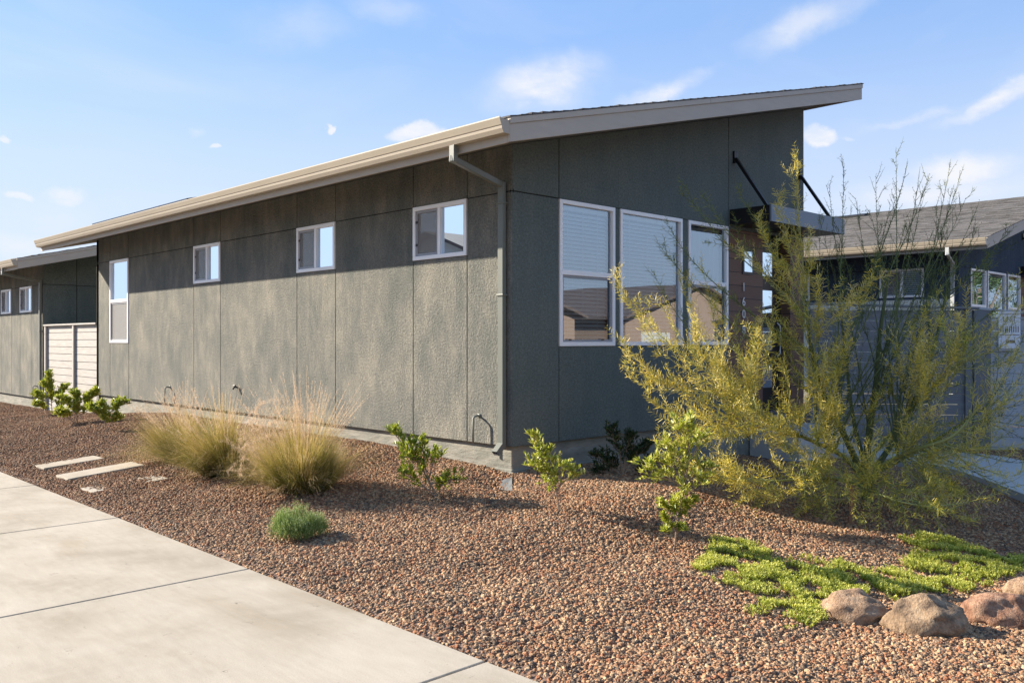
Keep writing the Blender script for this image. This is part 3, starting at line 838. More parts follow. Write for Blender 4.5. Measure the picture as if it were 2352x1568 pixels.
g2_ = gravel('gravel_stones', -3.31, .12, 5.6, 24, FAR, lambda x, y: (x > .1 and (y < 12 or y > 15.3)))
tag(g2_, 'finer red-brown gravel of the bed towards the far left house', 'gravel')

# ---------------------------------------------------------------- boulders
def boulder(px, pyb, wpx, hpx, seed, mat, label, dk=0, deep=.8):
    base, k = G(px, pyb); k += dk
    c = P(px, pyb, k); c.z = terrain(c.x, c.y)
    w = wpx / FPX * k; h = hpx / FPX * k
    mb = MB(); n1, n2 = 48, 32; rr = Vector((seed * 3.7, seed * 1.3, seed))
    vs = []
    cs = random.Random(seed)
    planes = [(Vector((cs.uniform(-1, 1), cs.uniform(-1, 1), cs.uniform(-.1, 1))).normalized(), cs.uniform(.72, .92)) for _ in range(9)]
    for j in range(n2 + 1):
        th = math.pi * j / n2
        for i in range(n1):
            ph = 2 * math.pi * i / n1
            d = Vector((math.sin(th) * math.cos(ph), math.sin(th) * math.sin(ph), math.cos(th)))
            r = 1.0
            for pn, pd in planes:
                q = d.dot(pn)
                if q > .01: r = min(r, pd / q + .0) if pd / q < r else r
            r = r * .9 + .1
            r += mnoise.noise(d * 1.3 + rr) * .16 + mnoise.noise(d * 2.9 + rr) * .10 + mnoise.noise(d * 7 + rr) * .035 + mnoise.noise(d * 16 + rr) * .012
            vs.append((d * r))
    ext = max(v.z for v in vs)
    out = []
    for v in vs:
        q = RT * (v.x * w / 2) + FW * (v.y * w / 2 * deep) + Vector((0, 0, v.z / ext * h * .78 + h * .22))
        out.append(tuple(q))
    fs = [(j * n1 + i, j * n1 + (i + 1) % n1, (j + 1) * n1 + (i + 1) % n1, (j + 1) * n1 + i) for j in range(n2) for i in range(n1)]
    mb.add(out, fs)
    o = mb.build('boulder', M[mat], shade=True); o.location = c
    return tag(o, label, 'boulder', 'rounded boulders edging the green ground cover')
boulder(1964, 1430, 164, 60, 3, 'boulder_a', 'smallest light tan boulder at the left end of the row', .12)
boulder(2128, 1440, 200, 74, 8, 'boulder_b', 'largest grey-brown boulder, second in the row')
boulder(2304, 1430, 176, 70, 15, 'boulder_c', 'reddish brown boulder cut by the right edge, third in the row')
boulder(2368, 1385, 120, 44, 21, 'boulder_a', 'pale boulder tucked behind the reddish one at the right edge', .15)

# ---------------------------------------------------------------- plants
class Veg:
    def __init__(s, seed): s.v = []; s.f = []; s.t = []; s.r = random.Random(seed)
    def leaf(s, p, d, up, ln, wd, tint, fold=.25, bend=0):
        d = d.normalized(); a = d.cross(up)
        if a.length < .01: a = d.cross(Vector((1, 0, 0)))
        a.normalize(); n = a.cross(d).normalized()
        o = len(s.v)
        m = p + d * ln * .5 - n * bend * ln
        tip = p + d * ln - n * bend * ln * 2.2
        s.v += [tuple(p), tuple(m + a * wd / 2 + n * fold * wd), tuple(m), tuple(m - a * wd / 2 + n * fold * wd), tuple(tip)]
        s.f += [(o, o + 1, o + 2), (o, o + 2, o + 3), (o + 1, o + 4, o + 2), (o + 2, o + 4, o + 3)]
        s.t += [tint] * 5
    def blade(s, pts, wd, t0, t1):
        o = len(s.v); m = len(pts)
        side = (pts[-1] - pts[0]).cross(Vector((0, 0, 1)))
        if side.length < 1e-4: side = Vector((1, 0, 0))
        side.normalize(); side = (side + Vector((s.r.uniform(-.6, .6), s.r.uniform(-.6, .6), 0))).normalized()
        for i, p in enumerate(pts):
            w = wd * (1 - .75 * i / (m - 1)) / 2; t = t0 + (t1 - t0) * i / (m - 1)
            s.v += [tuple(p - side * w), tuple(p + side * w)]; s.t += [t, t]
        s.f += [(o + 2 * i, o + 2 * i + 1, o + 2 * i + 3, o + 2 * i + 2) for i in range(m - 1)]
    def build(s, name, mat, parent=None, origin=None):
        mb = MB()
        if origin is not None: mb.v = [(a - origin[0], b - origin[1], c - origin[2]) for a, b, c in s.v]
        else: mb.v = s.v
        mb.f = s.f
        return mb.build(name, mat, parent, attr=s.t)
def rvec(r): 
    while True:
        v = Vector((r.uniform(-1, 1), r.uniform(-1, 1), r.uniform(-1, 1)))
        if .05 < v.length < 1: return v.normalized()

def leafy_shrub(base_px, limbs, seed, label, lsize=.055, dens=1.0, mat='leaf', tint0=.15, name='shrub', cat='shrub', dk=0, group=None):
    """limbs: lists of pixels (with depth offset) from the base outwards; leaves sit along the outer part"""
    b, k = G(*base_px); k += dk
    root = empty(name, b, label, cat, group)
    st = MB(); vg = Veg(seed); r = vg.r
    for limb in limbs:
        pts = [P(x, y, k + (dz[0] if dz else 0)) for x, y, *dz in limb]
        if (pts[0] - b).length < .12: pts[0] = b - Vector((0, 0, .03))
        # smooth
        path = []
        for i in range(len(pts) - 1):
            p0 = pts[max(0, i - 1)]; p1 = pts[i]; p2 = pts[i + 1]; p3 = pts[min(len(pts) - 1, i + 2)]
            for q in range(6):
                u = q / 6
                path.append(.5 * ((2 * p1) + (p2 - p0) * u + (2 * p0 - 5 * p1 + 4 * p2 - p3) * u * u + (3 * p1 - p0 - 3 * p2 + p3) * u ** 3))
        path.append(pts[-1]); m = len(path)
        st.tube([p - b for p in path], [.007 * (1 - .75 * i / (m - 1)) + .0015 for i in range(m)], 6)
        total = sum((path[i + 1] - path[i]).length for i in range(m - 1))
        start = .30 if len(limb) > 2 else .12
        # side shoots with whorls of leaves
        ns = max(4, int(total / .0145 * dens))
        for q in range(ns):
            u = start + (1 - start) * (q + r.random()) / ns; fi = min(m - 2, int(u * (m - 1)))
            p = path[fi].lerp(path[fi + 1], u * (m - 1) - fi); tg = (path[fi + 1] - path[fi]).normalized()
            out = rvec(r); out = (out - tg * out.dot(tg)).normalized()
            d = (tg * .6 + out * .9 + Vector((0, 0, .55))).normalized()
            sl = r.uniform(.05, .19) * (1.15 - .55 * u)
            e = p + d * sl
            st.tube([p - b, e - b], [.0022, .0014], 4)
            for w in range(r.randint(9, 14)):
                lo = rvec(r); lo.z = abs(lo.z) * .7
                ld = (d * .7 + lo * .95 + Vector((0, 0, .25))).normalized()
                lp = p.lerp(e, r.uniform(.3, 1))
                vg.leaf(lp, ld, Vector((0, 0, 1)) + rvec(r) * .5, lsize * r.uniform(.6, 1.2), lsize * r.uniform(.28, .38), min(1, max(0, r.gauss(tint0 + .35, .25))), .22, r.uniform(-.02, .12))
        for w in range(10):
            ld = ((path[-1] - path[-3]).normalized() + rvec(r) * .6).normalized()
            vg.leaf(path[-1] - (path[-1] - path[-3]) * r.random(), ld, Vector((0, 0, 1)), lsize * r.uniform(.7, 1.1), lsize * .3, r.uniform(.4, .9), .2)
    st.build('stem', M['stem'], root)
    vg.build('leaves', M[mat], root, b)
    return root

GR = 'young leafy shrubs planted along the house'
leafy_shrub((1010, 1142), [[(1010, 1142), (985, 1105), (960, 1060), (925, 1020), (903, 990)], [(985, 1105), (975, 1060), (970, 1018)],
    [(990, 1110), (1020, 1105), (1045, 1098, -.05)], [(1000, 1120), (960, 1105), (925, 1090, -.1)], [(975, 1085), (950, 1050), (930, 1048, -.12)],
    [(985, 1100), (995, 1060), (998, 1040, .1)], [(1000, 1120), (1010, 1120), (1022, 1112, -.12)], [(950, 1045), (945, 1030), (960, 1020, -.1)]], 11,
    'bushy leafy shrub leaning left, in front of the wall left of the downspout', .055, .8, group=GR)
leafy_shrub((1284, 1173), [[(1284, 1173), (1278, 1130), (1255, 1085), (1240, 1045), (1226, 1006)], [(1278, 1130), (1290, 1110), (1308, 1095), (1322, 1088, -.05)],
    [(1265, 1100), (1240, 1085), (1222, 1065, -.08)], [(1262, 1090), (1262, 1060), (1258, 1038, .06)], [(1278, 1125), (1270, 1100), (1262, 1120, -.1)], [(1276, 1110), (1290, 1080), (1296, 1065, .1)]], 12,
    'small slender shrub just right of the house corner', .055, .85, tint0=.38, group=GR)
leafy_shrub((1549, 1256), [[(1549, 1256), (1556, 1200), (1572, 1120), (1583, 1040), (1578, 965)], [(1574, 1115), (1550, 1080), (1510, 1060), (1482, 1072, -.06)],
    [(1574, 1110), (1600, 1090), (1628, 1070, -.05)], [(1578, 1070), (1550, 1035), (1528, 1020, -.05)], [(1580, 1060), (1600, 1030), (1612, 1005, .05)],
    [(1572, 1120), (1535, 1100), (1500, 1095, -.1)], [(1582, 1030), (1575, 1000), (1562, 985, -.05)], [(1575, 1100), (1560, 1060), (1545, 1050, .08)], [(1578, 1090), (1595, 1115), (1615, 1100, -.12)]], 13,
    'tallest young shrub, upper part, beside the feathery tree', .058, .75, tint0=.48, group=GR)
c_ = [o for o in COL.objects if o.get('label') == 'tallest young shrub, upper part, beside the feathery tree'][0]
c_['label'] = 'tallest of the young leafy shrubs, growing beside the feathery tree'
# its low leafy skirt belongs to the same plant
b, k = G(1549, 1256); vg = Veg(77); r = vg.r; st = MB()
for limb in ([(1556, 1195), (1530, 1165), (1512, 1150, -.05)], [(1558, 1190), (1585, 1160), (1600, 1145, -.05)], [(1552, 1215), (1530, 1200), (1522, 1178, -.06)], [(1556, 1200), (1570, 1175), (1578, 1150, -.08)],
             [(1556, 1190), (1548, 1165), (1545, 1150, -.1)], [(1554, 1205), (1535, 1212), (1526, 1222, -.1)], [(1556, 1205), (1568, 1212), (1573, 1218, -.1)]):
    pts = [P(x, y, k + (dz[0] if dz else 0)) for x, y, *dz in limb]
    st.tube([p - b for p in pts], [.004, .003, .002], 5)
    for q in range(9):
        u = .3 + .7 * r.random(); p = pts[0].lerp(pts[1], u * 2) if u < .5 else pts[1].lerp(pts[2], u * 2 - 1)
        for w in range(15):
            ld = (rvec(r) + Vector((0, 0, .8))).normalized()
            vg.leaf(p, ld, Vector((0, 0, 1)) + rvec(r) * .5, .06 * r.uniform(.6, 1.1), .019, min(1, max(0, r.gauss(.7, .2))), .22, .05)
st.build('side_stem', M['stem'], c_); vg.build('lower_leaves', M['leaf'], c_, b)

leafy_shrub((120, 952), [[(120, 952), (118, 920), (115, 890), (112, 860)], [(118, 930), (95, 915), (80, 905)], [(118, 925), (140, 905), (148, 890)], [(116, 900), (100, 880)], [(120, 940), (98, 935), (82, 930, -.2)], [(120, 940), (140, 930), (150, 920)]], 21,
    'tallest leafy shrub of the far left trio, in front of the pale fence', .08, 1.5, tint0=.3, group=GR)
leafy_shrub((178, 972), [[(178, 972), (176, 940), (172, 905)], [(176, 950), (200, 920), (220, 902)], [(176, 950), (155, 930), (140, 915)], [(178, 960), (150, 955), (135, 950, -.2)], [(178, 955), (198, 945), (205, 935)]], 22,
    'middle leafy shrub of the far left trio', .08, 1.7, tint0=.3, group=GR)
leafy_shrub((243, 990), [[(243, 990), (240, 960), (230, 930)], [(240, 965), (260, 940), (285, 925)], [(240, 965), (222, 950), (208, 935)], [(242, 975), (260, 965), (272, 960)]], 23,
    'lowest leafy shrub of the far left trio, nearest the grasses', .072, 1.4, tint0=.2, group=GR)
leafy_shrub((1430, 1090), [[(1430, 1090), (1425, 1050), (1410, 1010), (1405, 985)], [(1430, 1080), (1460, 1050), (1490, 1020)], [(1430, 1080), (1400, 1065), (1365, 1045)], [(1430, 1085), (1470, 1080), (1500, 1060)],
    [(1430, 1085), (1395, 1085), (1370, 1080)], [(1430, 1070), (1440, 1030), (1450, 1005)], [(1432, 1085), (1440, 1060), (1470, 1035)], [(1430, 1085), (1410, 1070), (1390, 1050)]], 24,
    'low dark rose bush in the shade against the front wall', .045, 1.5, 'leafdark', .2, 'rose_bush', 'bush')

# silvery green mound
def lavender():
    b, k = G(684, 1240); b.z -= .02
    root = empty('lavender_bush', b, 'small rounded grey-green lavender bush alone in the gravel', 'bush')
    vg = Veg(5); r = vg.r; st = MB()
    root.scale = (.86, .86, .95)
    cents = [(-.12, -.02, .15, .16), (.0, .05, .17, .17), (.13, -.03, .12, .13), (-.05, -.1, .11, .13), (.17, .08, .11, .12), (.05, -.12, .10, .11), (-.15, .1, .12, .12)]
    for (cx, cy, h, rad) in cents:
        o = Vector((0, 0, .0)) + RT * cx + FW * cy
        for i in range(420):
            d = rvec(r); d.z = abs(d.z) * 1.1 + .12; d.normalize()
            rr = rad * r.uniform(.7, 1.08)
            tip = o + Vector((d.x * rr, d.y * rr, d.z * h * r.uniform(.85, 1.25) * 1.45 + .07))
            tip += rvec(r) * r.choice((0, .01, .03)); p0 = o + (tip - o) * .62
            st_d = (tip - p0)
            for q in range(5):
                p = p0 + st_d * (q / 5)
                ld = (st_d.normalized() * .8 + rvec(r) * .6 + Vector((0, 0, .3))).normalized()
                vg.leaf(p, ld, rvec(r), r.uniform(.018, .034), .0042, min(1, max(0, r.gauss(.25 + .10 * q, .16))), .1)
    for i in range(26):
        d = rvec(r); d.z = abs(d.z) + .3; d.normalize(); st.tube([Vector((0, 0, -.02)), Vector((d.x * .15, d.y * .15, d.z * .13))], [.004, .002], 4)
    st.build('stem', M['stem'], root); vg.build('foliage', M['lav'], root)
lavender()

# ornamental grasses
def grass(px, py, seed, n, radius, height, lean, label, plumes, spread=1.0, tint=(0, 1), arch=1.0):
    b, k = G(px, py); b.z -= .02
    root = empty('ornamental_grass', b, label, 'grass clump', 'feathery grass clumps by the long wall')
    vg = Veg(seed); r = vg.r; pl = Veg(seed + 100)
    ln = RT * lean[0] + FW * lean[1]
    nt_ = 110
    for ti in range(nt_):
        an = r.uniform(0, 6.283); rad = radius * .30 * math.sqrt(r.random())
        p0 = Vector((math.cos(an) * rad, math.sin(an) * rad, 0))
        tilt = abs(r.gauss(0, .62)) * spread; a2 = an + r.gauss(0, .5)
        D0 = (Vector((math.cos(a2), math.sin(a2), 0)) * tilt + Vector((0, 0, 1)) + ln * r.uniform(.3, 1.1)).normalized()
        L0 = height * r.uniform(.55, 1.05); dr0 = r.uniform(.15, 1.0) * arch; tc = min(1, max(.25, r.gauss(.72, .22)))
        for i in range(n // nt_):
            p = p0 + rvec(r) * .02; p.z = 0
            d = (D0 + rvec(r) * .14).normalized(); L_ = L0 * r.uniform(.7, 1.12); dr = dr0 * r.uniform(.7, 1.3)
            hd = Vector((d.x, d.y, 0)); pts = []
            for q in range(6):
                u = q / 5
                pts.append(p + d * L_ * u + hd * (L_ * .35 * u * u * dr) + Vector((0, 0, -L_ * .50 * dr * u ** 2.3)))
            if r.random() < .17:      # bent, dead blade lying across the others
                kk = r.randint(2, 4); vv = rvec(r) * .4; vv.z = -abs(vv.z) * .4
                for q in range(kk, 6): pts[q] = pts[kk - 1] + (vv + hd * .3) * (L_ * .22 * (q - kk + 1))
                for q_ in pts: q_.z = max(q_.z, .03)
                vg.blade(pts, .0045, .7, 1); continue
            for q_ in pts: q_.z = max(q_.z, .03)
            vg.blade(pts, r.uniform(.0030, .0052), r.uniform(0, .25), min(1, max(.2, tc + r.gauss(0, .12))))
    for i in range(plumes[0]):
        an = r.uniform(0, 6.283)
        d = (Vector((math.cos(an), math.sin(an), 0)) * r.uniform(.05, .5) * plumes[2] + Vector((0, 0, 1)) + ln * r.uniform(.3, .9)).normalized()
        L_ = plumes[1] * r.uniform(.7, 1.1); hd = Vector((d.x, d.y, 0)); dr = r.uniform(.1, .6)
        pts = [d * L_ * u + hd * (L_ * .3 * u * u * dr) + Vector((0, 0, -L_ * .35 * dr * u ** 2.3)) for u in [q / 8 for q in range(9)]]
        vg.blade(pts, .0028, .5, 1)
        for j in range(95):
            u = r.uniform(.62, 1.0); fi = min(7, int(u * 8)); q = pts[fi].lerp(pts[fi + 1], u * 8 - fi)
            dd = (rvec(r) * .9 + (pts[-1] - pts[-3]).normalized() * .9).normalized()
            l = r.uniform(.015, .05) * (1.25 - u * .6)
            pl.blade([q, q + dd * l * .5, q + dd * l + Vector((0, 0, -.004))], .0030, r.random(), r.random())
    vg.build('blades', M['grass'], root); pl.build('seed_plumes', M['plume'], root)
grass(428, 1056, 31, 4600, .7, .86, (-.42, -.15), 'loose straw-tipped grass clump leaning left, farthest from the camera', (80, 1.02, 1.3), 1.0, arch=.95)
grass(515, 1092, 32, 5600, .7, 1.0, (-.26, -.22), 'green and gold grass clump in the middle of the three', (70, 1.16, 1.2), .9, arch=.95)
grass(700, 1128, 33, 6900, .75, .93, (-.03, .0), 'fullest grass clump with tall fluffy plumes, nearest the small lavender bush', (120, 1.22, 1.15), 1.0, arch=.9)
# the soft dead mass of plumes slumped between the clumps
def slump():
    b, k = G(600, 1085)
    root = empty('dry_grass', b, 'slumped tan heads of dry fluffy grass between the middle and right clumps', 'dry grass')
    pl = Veg(61); r = pl.r; bl = Veg(62)
    for i in range(190):
        c = P(604 + r.gauss(0, 34), 1030 + r.gauss(0, 48), k + r.uniform(-1.0, -.2)) - b
        if c.z < .05: c.z = .05 + r.random() * .2
        ax = (RT * r.uniform(-1, .6) + FW * r.uniform(-1, .2) + Vector((0, 0, r.uniform(-.5, .9)))).normalized()
        for j in range(75):
            q = c + ax * r.uniform(-.09, .09) + rvec(r) * .012; dd = (ax + rvec(r) * .9).normalized(); l = r.uniform(.015, .05)
            pl.blade([q, q + dd * l * .5, q + dd * l + Vector((0, 0, -.005))], .0030, r.random(), r.random())
        bl.blade([Vector((c.x * .4, c.y * .4, 0)), Vector((c.x * .7, c.y * .7, c.z * .8)), c], .0028, .5, 1)
    bl.build('stalks', M['grass'], root); pl.build('seed_plumes', M['plume'], root)
slump()

# low green ground cover
GC = [(1638, 1244), (1707, 1244), (1753, 1266), (1804, 1291), (1858, 1282), (1901, 1303), (1951, 1291), (1973, 1313), (2038, 1309), (2077, 1298), (2090, 1275), (2120, 1262), (2052, 1240), (2153, 1233), (2207, 1251), (2254, 1262), (2297, 1273), (2375, 1284),
      (2375, 1322), (2290, 1327), (2279, 1348), (2218, 1367), (2182, 1367), (2153, 1362), (2090, 1372), (2027, 1385), (1960, 1372), (1900, 1370), (1888, 1403), (1897, 1430), (1865, 1437), (1804, 1448), (1815, 1417), (1840, 1392), (1790, 1400), (1721, 1419), (1735, 1397), (1757, 1383), (1710, 1365), (1699, 1351), (1653, 1340), (1588, 1304), (1624, 1286)]
def cover():
    poly = [G(*q)[0] for q in GC]
    xs = [p.x for p in poly]; ys = [p.y for p in poly]
    def inside(x, y):
        c = False; n = len(poly)
        for i in range(n):
            a, b = poly[i], poly[i - 1]
            if (a.y > y) != (b.y > y) and x < (b.x - a.x) * (y - a.y) / (b.y - a.y) + a.x: c = not c
        return c
    vg = Veg(9); r = vg.r; cnt = 0
    while cnt < 8000:
        x, y = r.uniform(min(xs), max(xs)), r.uniform(min(ys), max(ys))
        jx, jy = x + r.gauss(0, .02), y + r.gauss(0, .02)
        if not inside(jx, jy): continue
        dn = mnoise.noise(Vector((x * 6, y * 6, 0)))
        if dn < -.2 + .1 * r.random(): continue
        h = .022 + .04 * max(0, mnoise.noise(Vector((x * 5, y * 5, 4))) + .5) * r.uniform(.5, 1.2)
        base = Vector((x, y, terrain(x, y)))
        top = base + Vector((r.uniform(-.02, .02), r.uniform(-.02, .02), h))
        tt = r.gauss(.5, .16) + dn * .35
        for q in range(11):
            u = r.uniform(.25, 1)
            p = base.lerp(top, u); d = rvec(r); d.z = abs(d.z) * .8 + .35 * u + .1
            vg.leaf(p, d, Vector((0, 0, 1)) + rvec(r) * .4, r.uniform(.012, .024), r.uniform(.0045, .007), min(1, max(0, tt + (u - .6) * .5 + r.gauss(0, .1))), .15)
        cnt += 1
    o = vg.build('ground_cover', M['cover'])
    tag(o, 'bright green creeping ground cover spreading behind the boulders', 'ground cover', kind='stuff')
cover()

# ---------------------------------------------------------------- the feathery tree (palo verde habit)
def palo():
    base, k0 = G(1992, 1150)
    root = empty('feathery_tree', base, 'wispy yellow-green desert tree with many thin arching branches at the right', 'tree')
    r = random.Random(42); lf = Veg(43); lf.r = r
    trunk = MB(); tt = []
    def addtube(pts, rad, n, tint):
        before = len(trunk.v); trunk.tube([p - base for p in pts], rad, n, cap=False); tt.extend([tint] * (len(trunk.v) - before))
    b0 = base - Vector((0, 0, .1))
    stations = []
    def main(pxs, r0, r1, tint=.12):
        pts = [P(x, y, k0 + dz) for x, y, dz in pxs]
        path = []
        for i in range(len(pts) - 1):
            p0 = pts[max(0, i - 1)]; p1 = pts[i]; p2 = pts[i + 1]; p3 = pts[min(len(pts) - 1, i + 2)]
            for q in range(6):
                u = q / 6
                path.append(.5 * ((2 * p1) + (p2 - p0) * u + (2 * p0 - 5 * p1 + 4 * p2 - p3) * u * u + (3 * p1 - p0 - 3 * p2 + p3) * u ** 3))
        path.append(pts[-1]); m = len(path)
        path[0] = path[0] - Vector((0, 0, .05))
        addtube(path, [r0 + (r1 - r0) * i / (m - 1) for i in range(m)], 8, tint)
        for i in range(m // 3, m): stations.append((path[i], (path[i] - path[i - 1]).normalized(), r0 + (r1 - r0) * i / (m - 1)))
    main([(1992, 1150, 0), (1988, 1090, 0), (1996, 1000, .05), (2012, 880, .1), (2022, 760, .15), (2040, 640, .2)], .052, .011)
    main([(1992, 1150, 0), (1975, 1080, -.05), (1935, 990, -.1), (1890, 900, -.15), (1862, 790, -.2), (1850, 690, -.2)], .042, .010)
    main([(1990, 1145, 0), (2010, 1080, .1), (2060, 1000, .25), (2110, 900, .35), (2150, 780, .4), (2175, 660, .4)], .036, .010)
    main([(1988, 1110, 0), (1940, 1050, -.25), (1860, 1010, -.5), (1770, 970, -.7), (1690, 900, -.75)], .028, .008, .4)
    main([(1990, 1100, 0), (2040, 1060, -.3), (2110, 1030, -.6), (2190, 1000, -.8), (2250, 930, -.85)], .026, .008, .6)
    main([(1990, 1120, 0), (1930, 1100, -.35), (1850, 1100, -.7), (1770, 1105, -.9)], .022, .007, .4)
    main([(1990, 1080, 0), (1960, 960, .2), (1945, 840, .35), (1930, 700, .4)], .026, .009)
    main([(1998, 1050, 0), (2060, 980, 0), (2130, 900, -.3), (2210, 830, -.5)], .022, .008, .5)
    main([(1992, 1120, 0), (1985, 1120, -.5), (2010, 1130, -.9), (2060, 1150, -1.1)], .018, .007, .4)
    main([(1995, 1090, 0), (2080, 1050, .2), (2180, 990, .3), (2270, 930, .3)], .024, .008)
    def bez(a, c1, c2, d, n):
        out = []
        for i in range(n + 1):
            u = i / n; v = 1 - u
            out.append(a * v ** 3 + c1 * (3 * v * v * u) + c2 * (3 * v * u * u) + d * u ** 3)
        return out
    def leaflets(path, dens, tint, ll, spread=1.0):
        m = len(path); pl = rvec(r); tot = sum((path[i + 1] - path[i]).length for i in range(m - 1)); run = 0; sd = 1
        for i in range(m - 1):
            a, b = path[i], path[i + 1]; seg = (b - a).length; tg = (b - a).normalized()
            n = seg / dens; n = int(n) + (1 if r.random() < n % 1 else 0)
            o0 = tg.cross(pl)
            if o0.length < .1: o0 = tg.cross(Vector((0, 0, 1)) + pl * .3)
            o0.normalize()
            for q in range(n):
                f = (q + r.random()) / max(1, n); p = a.lerp(b, f); sd = -sd
                o = (o0 * sd + rvec(r) * .38).normalized()
                d = (tg * r.uniform(.45, .9) + o * spread + Vector((0, 0, .12))).normalized()
                l = ll * r.uniform(.55, 1.2) * (1.1 - .6 * (run + seg * f) / tot)
                t = min(1, max(0, tint + r.gauss(0, .10)))
                s = d.cross(rvec(r)).normalized() * .0019
                oo = len(lf.v); mid = p + d * l * .55
                e = p + d * l
                for w, q2 in ((.9, p), (1.1, mid), (.6, e)): lf.v += [tuple(q2 - s * w - base), tuple(q2 + s * w - base)]
                lf.f += [(oo, oo + 1, oo + 3, oo + 2), (oo + 2, oo + 3, oo + 5, oo + 4)]; lf.t += [t] * 6
            run += seg
    def twig(p, d, L_, rad, lev, tint, ll, dens):
        n = 5; pts = [p]; cur = p; dd = d.normalized()
        for i in range(n):
            dd = (dd + rvec(r) * .13 + Vector((0, 0, .07))).normalized(); cur = cur + dd * (L_ / n); pts.append(cur)
        addtube(pts, [rad * (1 - .7 * i / n) for i in range(n + 1)], 3, min(1, max(0, tint * .9 + r.gauss(0, .08))))
        leaflets(pts, dens, tint, ll)
        if lev > 0:
            for q in range(r.randint(3, 5)):
                u = r.uniform(.2, .9); fi = min(n - 1, int(u * n)); pp = pts[fi].lerp(pts[fi + 1], u * n - fi)
                o = rvec(r); o = (o - dd * o.dot(dd)).normalized()
                twig(pp, dd * .9 + o * .65, L_ * r.uniform(.3, .5), rad * .7, lev - 1, tint, ll, dens)
    # (tip px, py, depth offset, sag leafiness)
    tips = []
    def add(lst, sag, tint, lf_, kind): tips.extend([(x, y, dz, sag, tint, lf_, kind) for x, y, dz in lst])
    # upright wands against the sky
    add([(1905, 425, .55), (1938, 372, .5), (1965, 455, .7), (2012, 400, .5), (2058, 338, .4), (2085, 372, .6), (2110, 410, .7), (2135, 398, .3), (2183, 372, .3), (2207, 398, .2),
         (1995, 480, .8), (2045, 470, .9), (2150, 470, .7), (2240, 488, .1), (1925, 520, .4), (2080, 520, .9), (2175, 530, .6)], .0, .12, .55, 'up')
    # wands left of the middle, their sunlight put into a yellow tint
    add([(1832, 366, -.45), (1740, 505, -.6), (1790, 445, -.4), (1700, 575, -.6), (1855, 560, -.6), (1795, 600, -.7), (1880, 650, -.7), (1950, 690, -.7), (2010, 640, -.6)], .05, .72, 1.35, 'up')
    # branches thrown left over the windows
    add([(1415, 636, -.8), (1428, 782, -.9), (1484, 912, -.95), (1520, 700, -.8), (1560, 640, -.6), (1470, 850, -.8), (1555, 800, -.9), (1620, 640, -.7), (1590, 740, -.8), (1640, 820, -.9), (1535, 965, -1.0)], .16, .72, 1.45, 'side')
    add([(1572, 425, .2), (1620, 455, .3), (1512, 560, .1), (1530, 505, .2), (1500, 620, .15), (1690, 430, .2)], .05, .25, .8, 'side')
    # low branches, left
    add([(1600, 985, -.95), (1560, 1015, -.9), (1645, 1060, -1.0), (1610, 1100, -.9), (1700, 1110, -1.05), (1745, 1135, -1.1), (1680, 930, -.9), (1720, 870, -.9), (1660, 1000, -.9), (1790, 1150, -1.1), (1760, 1010, -.9),
         (1730, 780, -.8), (1800, 830, -.9), (1850, 800, -.9), (1900, 880, -1.0), (1830, 930, -1.0), (1760, 950, -.9), (1880, 980, -1.1)], .12, .66, 1.5, 'side')
    # skirt hanging to the gravel
    add([(1850, 1165, -1.15), (1905, 1180, -1.2), (1960, 1190, -1.2), (2020, 1200, -1.3), (2085, 1215, -1.4), (2160, 1222, -1.6), (1930, 1090, -1.1), (2050, 1130, -1.2), (1875, 1080, -1.1), (2110, 1180, -1.4), (1990, 1120, -1.2)], .02, .52, 1.15, 'down')
    # right side, sunlight put into a yellow tint
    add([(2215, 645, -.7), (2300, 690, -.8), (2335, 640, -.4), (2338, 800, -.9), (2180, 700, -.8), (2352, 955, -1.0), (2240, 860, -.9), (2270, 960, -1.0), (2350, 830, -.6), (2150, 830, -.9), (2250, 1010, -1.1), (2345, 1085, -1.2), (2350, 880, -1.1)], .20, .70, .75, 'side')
    # right side, shade put into a dark tint
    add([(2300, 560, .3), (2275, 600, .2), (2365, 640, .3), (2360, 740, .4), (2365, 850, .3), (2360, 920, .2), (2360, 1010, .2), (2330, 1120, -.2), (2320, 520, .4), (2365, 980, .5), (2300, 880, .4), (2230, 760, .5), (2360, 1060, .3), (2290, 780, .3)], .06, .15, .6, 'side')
    # inner fan
    add([(1900, 590, .3), (1940, 600, .5), (1975, 560, .6), (2015, 560, .6), (2060, 600, .6), (2110, 600, .5), (2150, 620, .5), (2000, 700, .4), (2070, 720, .4), (1890, 720, .2), (2200, 590, .4), (1850, 640, .2), (1790, 640, .2), (2130, 680, .5)], .0, .22, .55, 'up')
    add([(2352, 690, -.5), (2290, 740, -.8), (2352, 770, -.7), (2200, 770, -.9), (2310, 900, -1.0), (2352, 1020, -1.1), (2120, 700, -.7), (2060, 760, -.7), (2160, 900, -.9), (2230, 1060, -1.2), (2300, 1130, -1.3), (1460, 700, -.8), (1440, 850, -.95), (1510, 1000, -1.0), (1580, 1060, -1.0)], .18, .74, .95, 'side')
    lows = [q for q in stations if q[0].z - base.z < .75 and q[2] > .018]
    for i in range(13):
        tips.append((r.uniform(1870, 2260), r.uniform(430, 720), r.uniform(.1, .8), 0, .15, .4, 'up'))
    for i in range(84):      # the tangled middle
        x, y = r.uniform(1660, 2230), r.uniform(700, 1200); dz = r.uniform(-1.15, -.15)
        tips.append((x, y, dz, r.uniform(0, .15), min(.85, max(.2, .42 - dz * .3)), r.uniform(.9, 1.5), 'side'))  # nearer tips get a yellower tint for the sun on them
    for i in range(46):
        x, y = r.uniform(2030, 2350), r.uniform(700, 1130); dz = r.uniform(-1.0, .3)
        tips.append((x, y, dz, r.uniform(.05, .22), .42 - dz * .35, r.uniform(.5, 1.0), 'side'))  # sun on the nearer tips is coloured in here too
